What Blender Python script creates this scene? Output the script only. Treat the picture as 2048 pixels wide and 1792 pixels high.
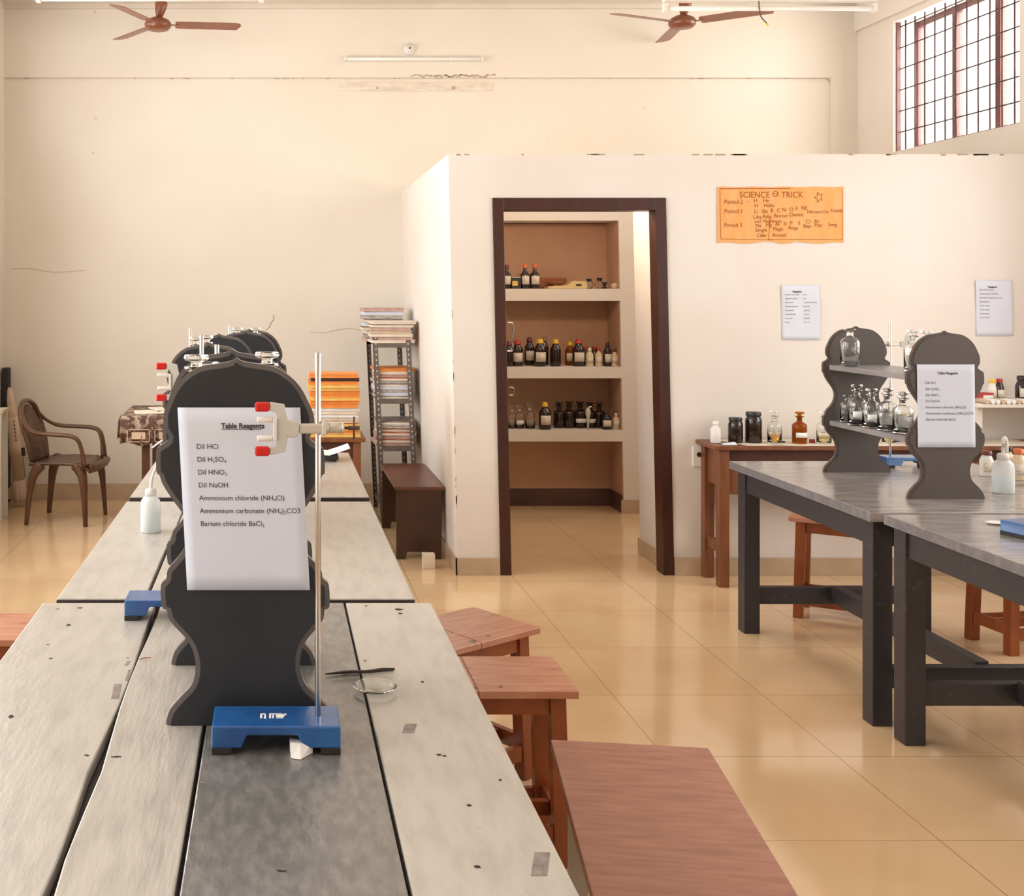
import bpy, bmesh, math, random
from mathutils import Vector, Matrix
random.seed(7)
PI = math.pi
C = bpy.context.scene.collection
for o in list(bpy.data.objects): bpy.data.objects.remove(o)
# ------------------------------------------------------------------ camera
F = 2250.0; CX = 550.0; CY = 590.0; EYE = 1.6
cam_d = bpy.data.cameras.new('camera'); cam = bpy.data.objects.new('camera', cam_d); C.objects.link(cam)
cam.location = (0, 0, EYE); cam.rotation_euler = (PI/2, 0, 0)
cam_d.sensor_width = 36; cam_d.sensor_fit = 'HORIZONTAL'; cam_d.lens = F/2048*36
cam_d.shift_x = (1024-CX)/2048; cam_d.shift_y = -(896-CY)/2048
cam_d.clip_start = 0.05; cam_d.clip_end = 100
bpy.context.scene.camera = cam
def P(px, py, Y):
    """room position of something measured in the photograph at distance Y"""
    return Vector(((px-CX)*Y/F, Y, EYE+(CY-py)*Y/F))
# ------------------------------------------------------------------ world, daylight, exposure
w = bpy.data.worlds.new('sky'); bpy.context.scene.world = w; w.use_nodes = True
bg = w.node_tree.nodes['Background']; bg.inputs[0].default_value = (1.0, 0.985, 0.96, 1); bg.inputs[1].default_value = 4.5
vs = bpy.context.scene.view_settings
vs.view_transform = 'Standard'; vs.look = 'None'; vs.gamma = 1; vs.use_curve_mapping = False; vs.exposure = -0.42
XL, XR, YN, YF, ZC = -2.11, 4.54, -2.6, 8.76, 3.86      # room: left, right, rear, far, ceiling
WL = [(0.4, 2.2), (3.0, 4.8), (5.6, 7.4)]                # left wall windows (y ranges)
WC = [(-1.2, 0.6), (1.6, 3.4), (4.4, 6.2), (6.9, 8.3)]     # unseen high windows added on the left to brighten the upper right
WR = [(-1.8, 0.2), (1.0, 3.0), (3.7, 5.7)]               # right wall windows
def area(name, loc, rot, sx, sy, power, col=(1, 0.98, 0.955)):
    d = bpy.data.lights.new(name, 'AREA'); d.shape = 'RECTANGLE'; d.size = sx; d.size_y = sy; d.energy = power; d.color = col
    o = bpy.data.objects.new(name, d); C.objects.link(o); o.location = loc; o.rotation_euler = rot
    return o
for (a, b), pw in zip(WL, (60, 90, 85)):   # daylight entering by the left windows
    area('window_daylight', (XL-0.13, (a+b)/2, 1.95), (0, -PI/2, 0), 1.7, b-a-0.05, pw)
for (a, b), pw in zip(WR, (25, 45, 60)):
    area('window_daylight', (XR+0.15, (a+b)/2, 1.95), (0, PI/2, 0), 1.7, b-a-0.05, pw)
for (a, b), pw in zip(WC, (12, 36, 44, 9)):
    area('window_daylight', (XL-0.13, (a+b)/2, 3.22), (0, -PI/2, 0), 0.62, b-a-0.05, pw)  # lamps of the added high windows
area('window_daylight', (XR+0.24, 7.56, 3.12), (0, PI/2, 0), 0.9, 1.36, 68, (1, 0.95, 0.88))
# ------------------------------------------------------------------ materials
def nodes(m):
    m.use_nodes = True; nt = m.node_tree; return nt, nt.nodes, nt.links, nt.nodes['Principled BSDF']
def setp(b, **k):
    for n, v in k.items():
        n = {'rough': 'Roughness', 'metal': 'Metallic', 'trans': 'Transmission Weight', 'ior': 'IOR', 'coat': 'Coat Weight',
             'coat_rough': 'Coat Roughness', 'spec': 'Specular IOR Level', 'sss': 'Subsurface Weight', 'alpha': 'Alpha', 'sheen': 'Sheen Weight'}[n]
        b.inputs[n].default_value = v
def mat(name, col, col2=None, scale=6.0, stretch=(1, 1, 1), lo=0.35, hi=0.65, detail=6, bump=0.0, bump_scale=None, spots=None, flatz=False, **k):
    m = bpy.data.materials.new(name); nt, N, L, b = nodes(m)
    b.inputs['Base Color'].default_value = (*col, 1); setp(b, **k)
    tc = N.new('ShaderNodeTexCoord'); mp = N.new('ShaderNodeMapping'); mp.inputs['Scale'].default_value = stretch
    L.new(tc.outputs['Object'], mp.inputs[0])
    last = None
    if col2 is not None:
        nz = N.new('ShaderNodeTexNoise'); nz.inputs['Scale'].default_value = scale; nz.inputs['Detail'].default_value = detail
        L.new(mp.outputs[0], nz.inputs['Vector'])
        r = N.new('ShaderNodeMapRange'); r.inputs[1].default_value = lo; r.inputs[2].default_value = hi; L.new(nz.outputs[0], r.inputs[0])
        mx = N.new('ShaderNodeMix'); mx.data_type = 'RGBA'; mx.inputs[6].default_value = (*col, 1); mx.inputs[7].default_value = (*col2, 1)
        L.new(r.outputs[0], mx.inputs[0]); last = mx.outputs[2]
    if spots:    # (colour, cell scale, radius, coverage)
        sc, cs, rad, cov = spots[:4]
        nz2 = N.new('ShaderNodeTexNoise'); nz2.inputs['Scale'].default_value = cs*1.7; nz2.inputs['Detail'].default_value = 3
        L.new(tc.outputs['Object'], nz2.inputs['Vector'])
        av = N.new('ShaderNodeMix'); av.data_type = 'VECTOR'; av.inputs[0].default_value = 0.06
        if flatz:
            fz = N.new('ShaderNodeMapping'); fz.inputs['Scale'].default_value = (1, 1, 0); L.new(tc.outputs['Object'], fz.inputs[0]); L.new(fz.outputs[0], av.inputs[4])
        else: L.new(tc.outputs['Object'], av.inputs[4])
        L.new(nz2.outputs['Color'], av.inputs[5])
        vo = N.new('ShaderNodeTexVoronoi'); vo.inputs['Scale'].default_value = cs; L.new(av.outputs[1], vo.inputs['Vector'])
        lt = N.new('ShaderNodeMapRange'); lt.inputs[1].default_value = rad*1.25; lt.inputs[2].default_value = rad*0.75; L.new(vo.outputs['Distance'], lt.inputs[0])
        sp = N.new('ShaderNodeSeparateColor'); L.new(vo.outputs['Color'], sp.inputs[0])
        gt = N.new('ShaderNodeMath'); gt.operation = 'LESS_THAN'; gt.inputs[1].default_value = cov; L.new(sp.outputs[0], gt.inputs[0])
        ml = N.new('ShaderNodeMath'); ml.operation = 'MULTIPLY'; L.new(lt.outputs[0], ml.inputs[0]); L.new(gt.outputs[0], ml.inputs[1])
        m2 = N.new('ShaderNodeMix'); m2.data_type = 'RGBA'; m2.inputs[7].default_value = (*sc, 1)
        if last: L.new(last, m2.inputs[6])
        else: m2.inputs[6].default_value = (*col, 1)
        L.new(ml.outputs[0], m2.inputs[0]); last = m2.outputs[2]
    if last: L.new(last, b.inputs['Base Color'])
    if bump:
        nb = N.new('ShaderNodeTexNoise'); nb.inputs['Scale'].default_value = bump_scale or scale*4; nb.inputs['Detail'].default_value = 5
        L.new(mp.outputs[0], nb.inputs['Vector']); bp = N.new('ShaderNodeBump'); bp.inputs['Strength'].default_value = bump; bp.inputs['Distance'].default_value = 0.01
        L.new(nb.outputs[0], bp.inputs['Height']); L.new(bp.outputs[0], b.inputs['Normal'])
    return m
M = {}
M['wall'] = mat('cream_wall_paint', (0.76, 0.705, 0.625), (0.72, 0.655, 0.57), 1.3, lo=0.35, hi=0.75, bump=0.10, bump_scale=9, spots=((0.62, 0.54, 0.45), 3.0, 0.03, 0.2), rough=0.75)
M['wall_white'] = mat('off_white_wall_paint', (0.77, 0.72, 0.67), (0.73, 0.66, 0.59), 1.6, lo=0.4, hi=0.75, bump=0.12, bump_scale=8, spots=((0.64, 0.55, 0.45), 3.5, 0.03, 0.2), rough=0.7)
M['niche'] = mat('niche_shade_tan', (0.55, 0.34, 0.23), (0.48, 0.29, 0.19), 2.0, rough=0.9)  # shade of the niche recesses put into the colour
M['ceiling'] = mat('ceiling_paint', (0.72, 0.66, 0.58), (0.66, 0.6, 0.52), 2.0, rough=0.8)
M['skirting'] = mat('beige_skirting_tile', (0.55, 0.42, 0.29), (0.48, 0.36, 0.24), 5, rough=0.25)
M['skirting_shade'] = mat('shaded_skirting_tile', (0.10, 0.05, 0.04), (0.07, 0.035, 0.03), 5, rough=0.3)  # skirting darkened, with the niche shade in its colour
M['crack'] = mat('plaster_crack_and_shadow', (0.42, 0.33, 0.25), rough=0.9)  # cracks and chips; also draws the ledge's shadow line
M['stain'] = mat('plaster_patch', (0.62, 0.54, 0.45), (0.78, 0.70, 0.60), 9, stretch=(1, 1, 3), rough=0.9)
M['door'] = mat('dark_brown_door_paint', (0.055, 0.011, 0.004), (0.035, 0.007, 0.003), 5, stretch=(6, 6, 1), rough=0.4)
M['window_paint'] = mat('maroon_window_paint', (0.13, 0.04, 0.035), (0.09, 0.03, 0.03), 12, rough=0.45)
M['iron'] = mat('dark_iron', (0.06, 0.03, 0.028), rough=0.5, metal=0.2)
M['board'] = mat('charcoal_board_paint', (0.022, 0.025, 0.031), (0.030, 0.031, 0.036), 7, bump=0.05, bump_scale=30, rough=0.42, spec=0.4)
M['board_edge'] = mat('charcoal_edge_highlight', (0.12, 0.12, 0.125), (0.16, 0.13, 0.115), 14, rough=0.2)  # rim highlight put into the colour, paler than the board
M['board_brown'] = mat('brown_grey_board_paint', (0.075, 0.055, 0.050), (0.085, 0.066, 0.058), 6, rough=0.45)
M['shelf_grey'] = mat('grey_shelf_paint', (0.20, 0.19, 0.19), (0.28, 0.26, 0.26), 18, stretch=(1, .3, 1), rough=0.35)
WS = ((0.05, 0.035, 0.03), 8.0, 0.055, 0.28)
M['top_light'] = mat('worn_pale_grey_tabletop', (0.47, 0.44, 0.395), (0.37, 0.345, 0.31), flatz=True, scale=9, stretch=(4, 1.0, 3), lo=0.42, hi=0.75, detail=10, bump=0.12, bump_scale=22, spots=WS, rough=0.3, ior=1.9)
M['top_mid'] = mat('worn_grey_tabletop_plank', (0.45, 0.42, 0.375), (0.33, 0.31, 0.28), flatz=True, scale=9, stretch=(5, .8, 3), lo=0.42, hi=0.72, detail=10, bump=0.12, bump_scale=22, spots=WS, rough=0.28, ior=1.9)
M['top_dark'] = mat('scuffed_plank_with_rack_reflection', (0.135, 0.133, 0.128), (0.235, 0.222, 0.205), flatz=True, scale=20, stretch=(2.6, 1.0, 1), lo=0.40, hi=0.78, detail=12, bump=0.2, bump_scale=24, spots=((0.50, 0.47, 0.43), 15.0, 0.07, 0.22), rough=0.26, ior=1.9)  # scuffed plank; the rack's dark reflection is put into its base colour
M['top_right'] = mat('glossy_grey_brown_tabletop', (0.33, 0.30, 0.28), (0.20, 0.175, 0.165), flatz=True, scale=7, stretch=(.8, 5, 3), lo=0.38, hi=0.7, detail=10, bump=0.10, bump_scale=12, rough=0.17, ior=1.95)
M['frame_grey'] = mat('blue_grey_table_paint', (0.036, 0.032, 0.038), (0.10, 0.095, 0.105), 40, lo=0.6, hi=0.9, bump=0.10, bump_scale=60, rough=0.4)
M['edge_black'] = mat('black_table_edge', (0.03, 0.022, 0.02), rough=0.5)
M['stool'] = mat('orange_brown_stool_wood', (0.30, 0.075, 0.018), (0.20, 0.045, 0.010), 9, stretch=(1, 6, .6), rough=0.36)
M['stool_seat'] = mat('worn_pinkish_stool_seat', (0.52, 0.25, 0.155), (0.40, 0.14, 0.065), flatz=True, scale=7, stretch=(1, 7, 2), detail=9, bump=0.08, rough=0.3, ior=1.7, spots=((0.08, 0.03, 0.02), 11.0, 0.10, 0.5))
M['stool_seat2'] = mat('reddish_bench_top', (0.37, 0.15, 0.10), (0.25, 0.085, 0.052), flatz=True, scale=11, stretch=(.7, 5, 2), detail=11, lo=.38, hi=.72, bump=0.1, rough=0.33, ior=1.7, spots=((0.10, 0.03, 0.02), 8.0, 0.05, 0.3))
M['pale_leg'] = mat('pale_grey_bench_leg', (0.42, 0.38, 0.32), rough=0.5)
M['desk_wood'] = mat('brown_desk_wood', (0.23, 0.085, 0.035), (0.15, 0.05, 0.02), 6, stretch=(3, 3, .5), rough=0.4)
M['desk_dark'] = mat('dark_desk_wood', (0.06, 0.018, 0.010), (0.09, 0.03, 0.015), 6, stretch=(1, 1, 3), rough=0.4)
M['bench_brown'] = mat('dark_brown_bench_laminate', (0.16, 0.06, 0.035), (0.11, 0.04, 0.024), 5, rough=0.35)
M['bench_panel'] = mat('very_dark_bench_panel', (0.045, 0.016, 0.009), (0.06, 0.024, 0.012), 6, rough=0.35)
M['chair'] = mat('brown_moulded_plastic', (0.135, 0.062, 0.032), (0.09, 0.04, 0.02), 10, stretch=(1, 1, .4), rough=0.38)
M['paper'] = mat('white_paper', (0.70, 0.735, 0.84), (0.67, 0.70, 0.80), 4, rough=0.8, spec=0.1)
M['paper_warm'] = mat('cream_paper', (0.82, 0.75, 0.62), (0.72, 0.62, 0.5), 8, rough=0.8)
M['newsprint'] = mat('printed_paper', (0.62, 0.56, 0.50), (0.28, 0.25, 0.24), 40, stretch=(1, 1, 6), rough=0.8)
M['ink'] = mat('black_ink', (0.05, 0.04, 0.05), rough=0.7)
M['poster'] = mat('orange_poster_paper', (0.80, 0.36, 0.10), (0.74, 0.42, 0.16), 5, stretch=(4, 1, 1), rough=0.7)
M['poster_ink'] = mat('red_brown_ink', (0.38, 0.07, 0.01), rough=0.7)
M['blue'] = mat('blue_stand_enamel', (0.012, 0.075, 0.26), (0.02, 0.13, 0.36), 9, spots=((0.015, 0.06, 0.18), 26, 0.12, 0.2), rough=0.16, spec=0.8)
M['rubber'] = mat('black_rubber', (0.02, 0.015, 0.015), rough=0.7)
M['steel'] = mat('polished_steel', (0.62, 0.57, 0.53), rough=0.2, metal=1.0)
M['alloy'] = mat('cast_alloy', (0.66, 0.62, 0.56), rough=0.42, metal=0.6)
M['alloy_pale'] = mat('pale_cast_clamp', (0.62, 0.60, 0.55), (0.55, 0.53, 0.48), 14, rough=0.45)
M['red'] = mat('red_plastic_grip', (0.62, 0.012, 0.010), rough=0.32)
M['angle'] = mat('grey_slotted_angle', (0.13, 0.105, 0.095), (0.17, 0.14, 0.125), 20, rough=0.42, metal=0.3)
M['hole'] = mat('pale_slot', (0.62, 0.56, 0.48), rough=0.8)
M['fan'] = mat('brown_fan_enamel', (0.25, 0.075, 0.030), (0.19, 0.055, 0.022), 6, rough=0.3, spec=0.6)
M['white_metal'] = mat('white_enamel', (0.78, 0.74, 0.68), rough=0.4)
M['tube'] = mat('unlit_fluorescent_tube', (0.86, 0.84, 0.80), rough=0.25)
M['wire'] = mat('dark_wire', (0.10, 0.05, 0.03), rough=0.6)
M['yellow'] = mat('yellow_plastic', (0.80, 0.48, 0.03), rough=0.4)
M['cap_red'] = mat('red_cap_plastic', (0.42, 0.03, 0.02), rough=0.4)
M['cap_orange'] = mat('orange_cap_plastic', (0.62, 0.14, 0.03), rough=0.4)
M['cap_maroon'] = mat('maroon_cap_plastic', (0.15, 0.02, 0.02), rough=0.4)
M['cap_black'] = mat('black_cap_plastic', (0.02, 0.02, 0.02), rough=0.4)
M['cap_white'] = mat('white_cap_plastic', (0.78, 0.76, 0.72), rough=0.4)
M['dark_bottle'] = mat('dark_brown_bottle_glass', (0.018, 0.008, 0.006), rough=0.1, spec=0.7)
M['amber'] = mat('amber_glass', (0.55, 0.16, 0.01), rough=0.05, trans=0.75, ior=1.3, spec=0.7)
M['cream_bottle'] = mat('cream_plastic_bottle', (0.72, 0.58, 0.40), rough=0.5)
M['label'] = mat('paper_label', (0.74, 0.66, 0.56), (0.35, 0.27, 0.2), 60, stretch=(1, 1, 4), lo=0.56, hi=0.7, rough=0.8)
M['tag_white'] = mat('plain_white_label', (0.85, 0.83, 0.8), rough=0.8)
M['scale_body'] = mat('cream_balance_plastic', (0.70, 0.52, 0.26), rough=0.45)
M['brown_tray'] = mat('brown_tray', (0.30, 0.09, 0.03), rough=0.4)
M['cloth'] = mat('brown_patterned_cloth', (0.10, 0.055, 0.04), (0.36, 0.26, 0.2), 26, lo=0.48, hi=0.56, rough=0.9)
M['card'] = mat('pale_card', (0.60, 0.45, 0.33), (0.52, 0.38, 0.27), 9, rough=0.8)
M['charred'] = mat('charred_stick', (0.03, 0.018, 0.012), rough=0.8)
M['tan'] = mat('tan_wood', (0.36, 0.2, 0.1), rough=0.6)
M['green'] = mat('green_plastic', (0.08, 0.25, 0.12), rough=0.5)
M['mag_dark'] = mat('dark_magazine_cover', (0.16, 0.10, 0.10), (0.35, 0.28, 0.26), 20, rough=0.5)
M['mag_red'] = mat('red_magazine_cover', (0.42, 0.07, 0.04), (0.6, 0.25, 0.12), 9, rough=0.4)
M['mag_pink'] = mat('pinkish_paper_bundle', (0.60, 0.42, 0.36), (0.45, 0.28, 0.24), 20, stretch=(1, 1, 8), rough=0.7)
M['fol_yellow'] = mat('yellow_folder', (0.84, 0.56, 0.16), (0.74, 0.44, 0.1), 12, stretch=(1, 1, 8), rough=0.6)
M['fol_orange'] = mat('orange_folder', (0.80, 0.29, 0.05), (0.70, 0.22, 0.04), 12, stretch=(1, 1, 8), rough=0.6)
M['fol_brown'] = mat('red_brown_folder', (0.34, 0.08, 0.015), rough=0.6)
M['fol_black'] = mat('black_folder', (0.035, 0.012, 0.01), rough=0.5)
def glassy(name, col, rough=0.03, alpha=None):
    m = bpy.data.materials.new(name); nt, N, L, b = nodes(m)
    b.inputs['Base Color'].default_value = (*col, 1); setp(b, trans=1.0, rough=rough, ior=1.45); return m
M['glass'] = glassy('clear_glass', (0.96, 0.98, 0.97))
M['liquid_orange'] = glassy('orange_liquid', (0.95, 0.50, 0.06)); M['liquid_yellow'] = glassy('pale_yellow_liquid', (0.95, 0.75, 0.25))
M['liquid_clear'] = glassy('clear_liquid', (0.90, 0.95, 0.97))
def milky(name, col, trans):
    m = bpy.data.materials.new(name); nt, N, L, b = nodes(m)
    b.inputs['Base Color'].default_value = (*col, 1); setp(b, rough=0.3, trans=trans, ior=1.2, spec=0.5); return m
M['squeeze'] = milky('milky_squeeze_plastic', (0.93, 0.93, 0.92), 0.45)
M['squeeze_liquid'] = mat('bluish_water', (0.62, 0.80, 0.84), rough=0.2)
# floor: polished 60 cm tiles
m = bpy.data.materials.new('polished_cream_floor_tiles'); nt, N, L, b = nodes(m); setp(b, rough=0.13, spec=0.6, coat=0.35, coat_rough=0.08)
tc = N.new('ShaderNodeTexCoord'); mp = N.new('ShaderNodeMapping'); mp.inputs['Location'].default_value = (-1.95+0.6*9, -3.90+0.6*9, 0); L.new(tc.outputs['Object'], mp.inputs[0])
br = N.new('ShaderNodeTexBrick'); br.offset = 0; br.inputs['Scale'].default_value = 1; br.inputs['Brick Width'].default_value = .6; br.inputs['Row Height'].default_value = .6
br.inputs['Mortar Size'].default_value = .0022; br.inputs['Mortar Smooth'].default_value = .3
br.inputs['Color1'].default_value = (.83, .60, .36, 1); br.inputs['Color2'].default_value = (.80, .57, .335, 1); br.inputs['Mortar'].default_value = (.42, .27, .15, 1); L.new(mp.outputs[0], br.inputs[0])
nz = N.new('ShaderNodeTexNoise'); nz.inputs['Scale'].default_value = 2.2; nz.inputs['Detail'].default_value = 7; L.new(tc.outputs['Object'], nz.inputs['Vector'])
r = N.new('ShaderNodeMapRange'); r.inputs[1].default_value = .4; r.inputs[2].default_value = .75; r.inputs[4].default_value = .6; L.new(nz.outputs[0], r.inputs[0])
mx = N.new('ShaderNodeMix'); mx.data_type = 'RGBA'; mx.inputs[7].default_value = (.71, .44, .24, 1); L.new(r.outputs[0], mx.inputs[0]); L.new(br.outputs[0], mx.inputs[6]); L.new(mx.outputs[2], b.inputs['Base Color'])
nr = N.new('ShaderNodeTexNoise'); nr.inputs['Scale'].default_value = 5; L.new(tc.outputs['Object'], nr.inputs['Vector'])
bp = N.new('ShaderNodeBump'); bp.inputs['Strength'].default_value = .03; bp.inputs['Distance'].default_value = .01; L.new(nr.outputs[0], bp.inputs['Height']); L.new(bp.outputs[0], b.inputs['Normal'])
M['floor'] = m
# ------------------------------------------------------------------ mesh helpers
class MB:
    def __init__(s): s.v = []; s.f = []; s.sm = []
    def add(s, vs_, fs, smooth=False, M4=None):
        o = len(s.v); s.v += [tuple(M4 @ Vector(p)) if M4 else tuple(p) for p in vs_]
        for f in fs: s.f.append([i+o for i in f]); s.sm.append(smooth)
        return s
    def box(s, a, b, M4=None):
        x0, x1 = sorted((a[0], b[0])); y0, y1 = sorted((a[1], b[1])); z0, z1 = sorted((a[2], b[2]))
        v = [(x0,y0,z0),(x1,y0,z0),(x1,y1,z0),(x0,y1,z0),(x0,y0,z1),(x1,y0,z1),(x1,y1,z1),(x0,y1,z1)]
        return s.add(v, [(0,3,2,1),(4,5,6,7),(0,1,5,4),(1,2,6,5),(2,3,7,6),(3,0,4,7)], False, M4)
    def hexa(s, bot, top):          # two quads of 4 points each, same winding (ccw from above)
        return s.add(list(bot)+list(top), [(0,3,2,1),(4,5,6,7),(0,1,5,4),(1,2,6,5),(2,3,7,6),(3,0,4,7)])
    def lathe(s, prof, n=28, M4=None, cap=True, a0=0, a1=2*PI):
        vs_ = []; full = abs(a1-a0-2*PI) < 1e-6; k = n if full else n+1
        for r, z in prof:
            for i in range(k):
                a = a0+(a1-a0)*i/n; vs_.append((r*math.cos(a), r*math.sin(a), z))
        fs = []
        for j in range(len(prof)-1):
            for i in range(n):
                i2 = (i+1) % k
                fs.append((j*k+i, j*k+i2, (j+1)*k+i2, (j+1)*k+i))
        s.add(vs_, fs, True, M4)
        if cap and full:
            o = len(s.v)-len(vs_)
            if prof[0][0] > 1e-5: s.f.append([o+i for i in reversed(range(k))]); s.sm.append(False)
            if prof[-1][0] > 1e-5: s.f.append([o+(len(prof)-1)*k+i for i in range(k)]); s.sm.append(False)
        return s
    def cyl(s, p0, p1, r0, r1=None, n=14, cap=True):
        r1 = r0 if r1 is None else r1; p0 = Vector(p0); p1 = Vector(p1); d = p1-p0
        q = Vector((0, 0, 1)).rotation_difference(d.normalized()).to_matrix().to_4x4()
        return s.lathe([(r0, 0), (r1, d.length)], n, Matrix.Translation(p0) @ q, cap)
    def tube(s, pts, rad, n=10, sub=4, flat=1.0, up=(0, 0, 1)):
        pts = [Vector(p) for p in pts]; rr = rad if isinstance(rad, (list, tuple)) else [rad]*len(pts)
        P_, R_ = [], []
        for i in range(len(pts)-1):
            a = pts[max(i-1, 0)]; b_ = pts[i]; c = pts[i+1]; d = pts[min(i+2, len(pts)-1)]
            for k in range(sub):
                t = k/sub
                P_.append(0.5*((2*b_)+(c-a)*t+(2*a-5*b_+4*c-d)*t*t+(3*b_-a-3*c+d)*t**3)); R_.append(rr[i]*(1-t)+rr[i+1]*t)
        P_.append(pts[-1]); R_.append(rr[-1]); vs_ = []
        for i, p in enumerate(P_):
            t = (P_[min(i+1, len(P_)-1)]-P_[max(i-1, 0)]).normalized()
            u = t.cross(Vector(up))
            if u.length < 1e-3: u = t.cross(Vector((1, 0, 0)))
            u.normalize(); v_ = u.cross(t).normalized()
            for k in range(n):
                a = 2*PI*k/n; vs_.append(p+u*math.cos(a)*R_[i]+v_*math.sin(a)*R_[i]*flat)
        fs = [(i*n+k, i*n+(k+1) % n, (i+1)*n+(k+1) % n, (i+1)*n+k) for i in range(len(P_)-1) for k in range(n)]
        fs += [tuple(reversed(range(n))), tuple((len(P_)-1)*n+k for k in range(n))]
        return s.add(vs_, fs, True)
    def prism(s, poly, y0, y1, M4=None):       # polygon of (x, z), extruded along y
        n = len(poly); v = [(x, y0, z) for x, z in poly]+[(x, y1, z) for x, z in poly]
        fs = [tuple(range(n)), tuple(reversed(range(n, 2*n)))]+[(i, i+n, (i+1) % n+n, (i+1) % n) for i in range(n)]
        return s.add(v, fs, False, M4)
    def sym_prism(s, poly, y0, y1):            # mirror-symmetric outline: left side down... then right side back
        n = len(poly); h = (n+1)//2; v = [(x, y0, z) for x, z in poly]+[(x, y1, z) for x, z in poly]; fs = []
        for i in range(h-1):
            a, b_, c, d = i, i+1, n-1-i, (n-i) % n
            q0 = [a, b_, c, d] if i else [a, b_, c]
            fs.append(tuple(q0)); fs.append(tuple(reversed([k+n for k in q0])))
        fs += [(i, i+n, (i+1) % n+n, (i+1) % n) for i in range(n)]
        return s.add(v, fs, False)
    def slab(s, poly, z0, z1, M4=None):        # polygon of (x, y), extruded along z
        n = len(poly); v = [(x, y, z0) for x, y in poly]+[(x, y, z1) for x, y in poly]
        fs = [tuple(reversed(range(n))), tuple(range(n, 2*n))]+[(i, (i+1) % n, (i+1) % n+n, i+n) for i in range(n)]
        return s.add(v, fs, False, M4)
    def build(s, name, m, parent=None, bevel=0, seg=2, lean=None, loc=None, fixn=True):
        me = bpy.data.meshes.new(name)
        v = [(x+lean[0]*(lean[1]-z), y, z) for x, y, z in s.v] if lean else s.v
        me.from_pydata(v, [], s.f); me.update()
        if fixn:
            bm = bmesh.new(); bm.from_mesh(me); bmesh.ops.recalc_face_normals(bm, faces=bm.faces); bm.to_mesh(me); bm.free()
        for p, sm in zip(me.polygons, s.sm): p.use_smooth = sm
        o = bpy.data.objects.new(name, me); C.objects.link(o); me.materials.append(M[m] if isinstance(m, str) else m)
        if parent: o.parent = parent
        if loc: o.location = loc
        if bevel:
            md = o.modifiers.new('bevel', 'BEVEL'); md.width = bevel; md.segments = seg; md.limit_method = 'ANGLE'; md.angle_limit = math.radians(40)
        return o
def tag(o, label, cat, group=None):
    o['label'] = label; o['category'] = cat
    if group: o['group'] = group
    return o
def thing(name, label, cat, loc=(0, 0, 0), rz=0, group=None, tilt=None):
    o = bpy.data.objects.new(name, None); C.objects.link(o); o.empty_display_size = .05
    o.location = loc; o.rotation_euler = (0, 0, rz) if tilt is None else tilt
    return tag(o, label, cat, group)
def struct(o): o['kind'] = 'structure'; return o
def dup(root, loc, rz, label, group=None):
    def cp(o, par):
        c = o.copy(); C.objects.link(c); c.parent = par
        for ch in [k for k in bpy.data.objects if k.parent == o]: cp(ch, c)
        return c
    r = cp(root, None); r.location = loc; r.rotation_euler = (0, 0, rz); r['label'] = label
    if group: r['group'] = group
    return r
def tw(txt, size):
    cu = bpy.data.curves.new('t', 'FONT'); cu.body = '|'+txt+'|'; cu.size = size; to = bpy.data.objects.new('t', cu); C.objects.link(to)
    bpy.context.view_layer.update(); a = to.dimensions.x; cu.body = '||'; bpy.context.view_layer.update(); b = to.dimensions.x
    bpy.data.objects.remove(to); bpy.data.curves.remove(cu); return a-b
def text_mesh(lines, name, m, parent, loc, rx=PI/2):
    """lines: (text, x, z, size[, xscale]) laid out in a vertical plane facing -y"""
    bm = bmesh.new()
    for t in lines:
        txt, x, z, sz = t[:4]; xs = t[4] if len(t) > 4 else 1.0
        cu = bpy.data.curves.new('t', 'FONT'); cu.body = txt; cu.size = sz; cu.extrude = 0.0; cu.resolution_u = 3
        if len(t) > 5: cu.offset = t[5]
        to = bpy.data.objects.new('t', cu); C.objects.link(to); dg = bpy.context.evaluated_depsgraph_get()
        me = bpy.data.meshes.new_from_object(to.evaluated_get(dg)); me.transform(Matrix.Translation((x, 0, z)) @ Matrix.Rotation(rx, 4, 'X') @ Matrix.Diagonal((xs, 1, 1, 1)))
        bm.from_mesh(me); bpy.data.objects.remove(to); bpy.data.meshes.remove(me); bpy.data.curves.remove(cu)
    me = bpy.data.meshes.new(name); bm.to_mesh(me); bm.free(); me.materials.append(M[m])
    o = bpy.data.objects.new(name, me); C.objects.link(o); o.parent = parent; o.location = loc
    return o
# ------------------------------------------------------------------ room shell
def wall_x(mb, x0, x1, ya, yb, za, zb, holes):      # wall across y, thickness x0..x1, holes (y0,y1,z0,z1)
    ys = sorted({ya, yb, *[h[0] for h in holes], *[h[1] for h in holes]}); zs = sorted({za, zb, *[h[2] for h in holes], *[h[3] for h in holes]})
    for a, b_ in zip(ys, ys[1:]):
        run = None
        for c, d in zip(zs, zs[1:]):
            if any(h[0] <= a and b_ <= h[1] and h[2] <= c and d <= h[3] for h in holes):
                if run: mb.box((x0, a, run[0]), (x1, b_, run[1])); run = None
            else: run = (run[0], d) if run else (c, d)
        if run: mb.box((x0, a, run[0]), (x1, b_, run[1]))
    return mb
struct(MB().box((XL-.3, YN-.3, -.12), (XR+.3, YF+.25, 0)).build('floor', 'floor'))
struct(MB().box((XL-.3, YN-.3, ZC), (XR+.3, YF+.25, ZC+.15)).build('ceiling', 'ceiling'))
ZL, ZH = 1.05, 2.85
struct(wall_x(MB(), XL-.25, XL, YN-.25, YF+.25, 0, ZC, [(a, b_, ZL, ZH) for a, b_ in WL]+[(a, b_, 2.9, 3.54) for a, b_ in WC]).build('wall_left', 'wall'))
W1 = (6.86, 8.26, 2.65, 3.60)
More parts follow.
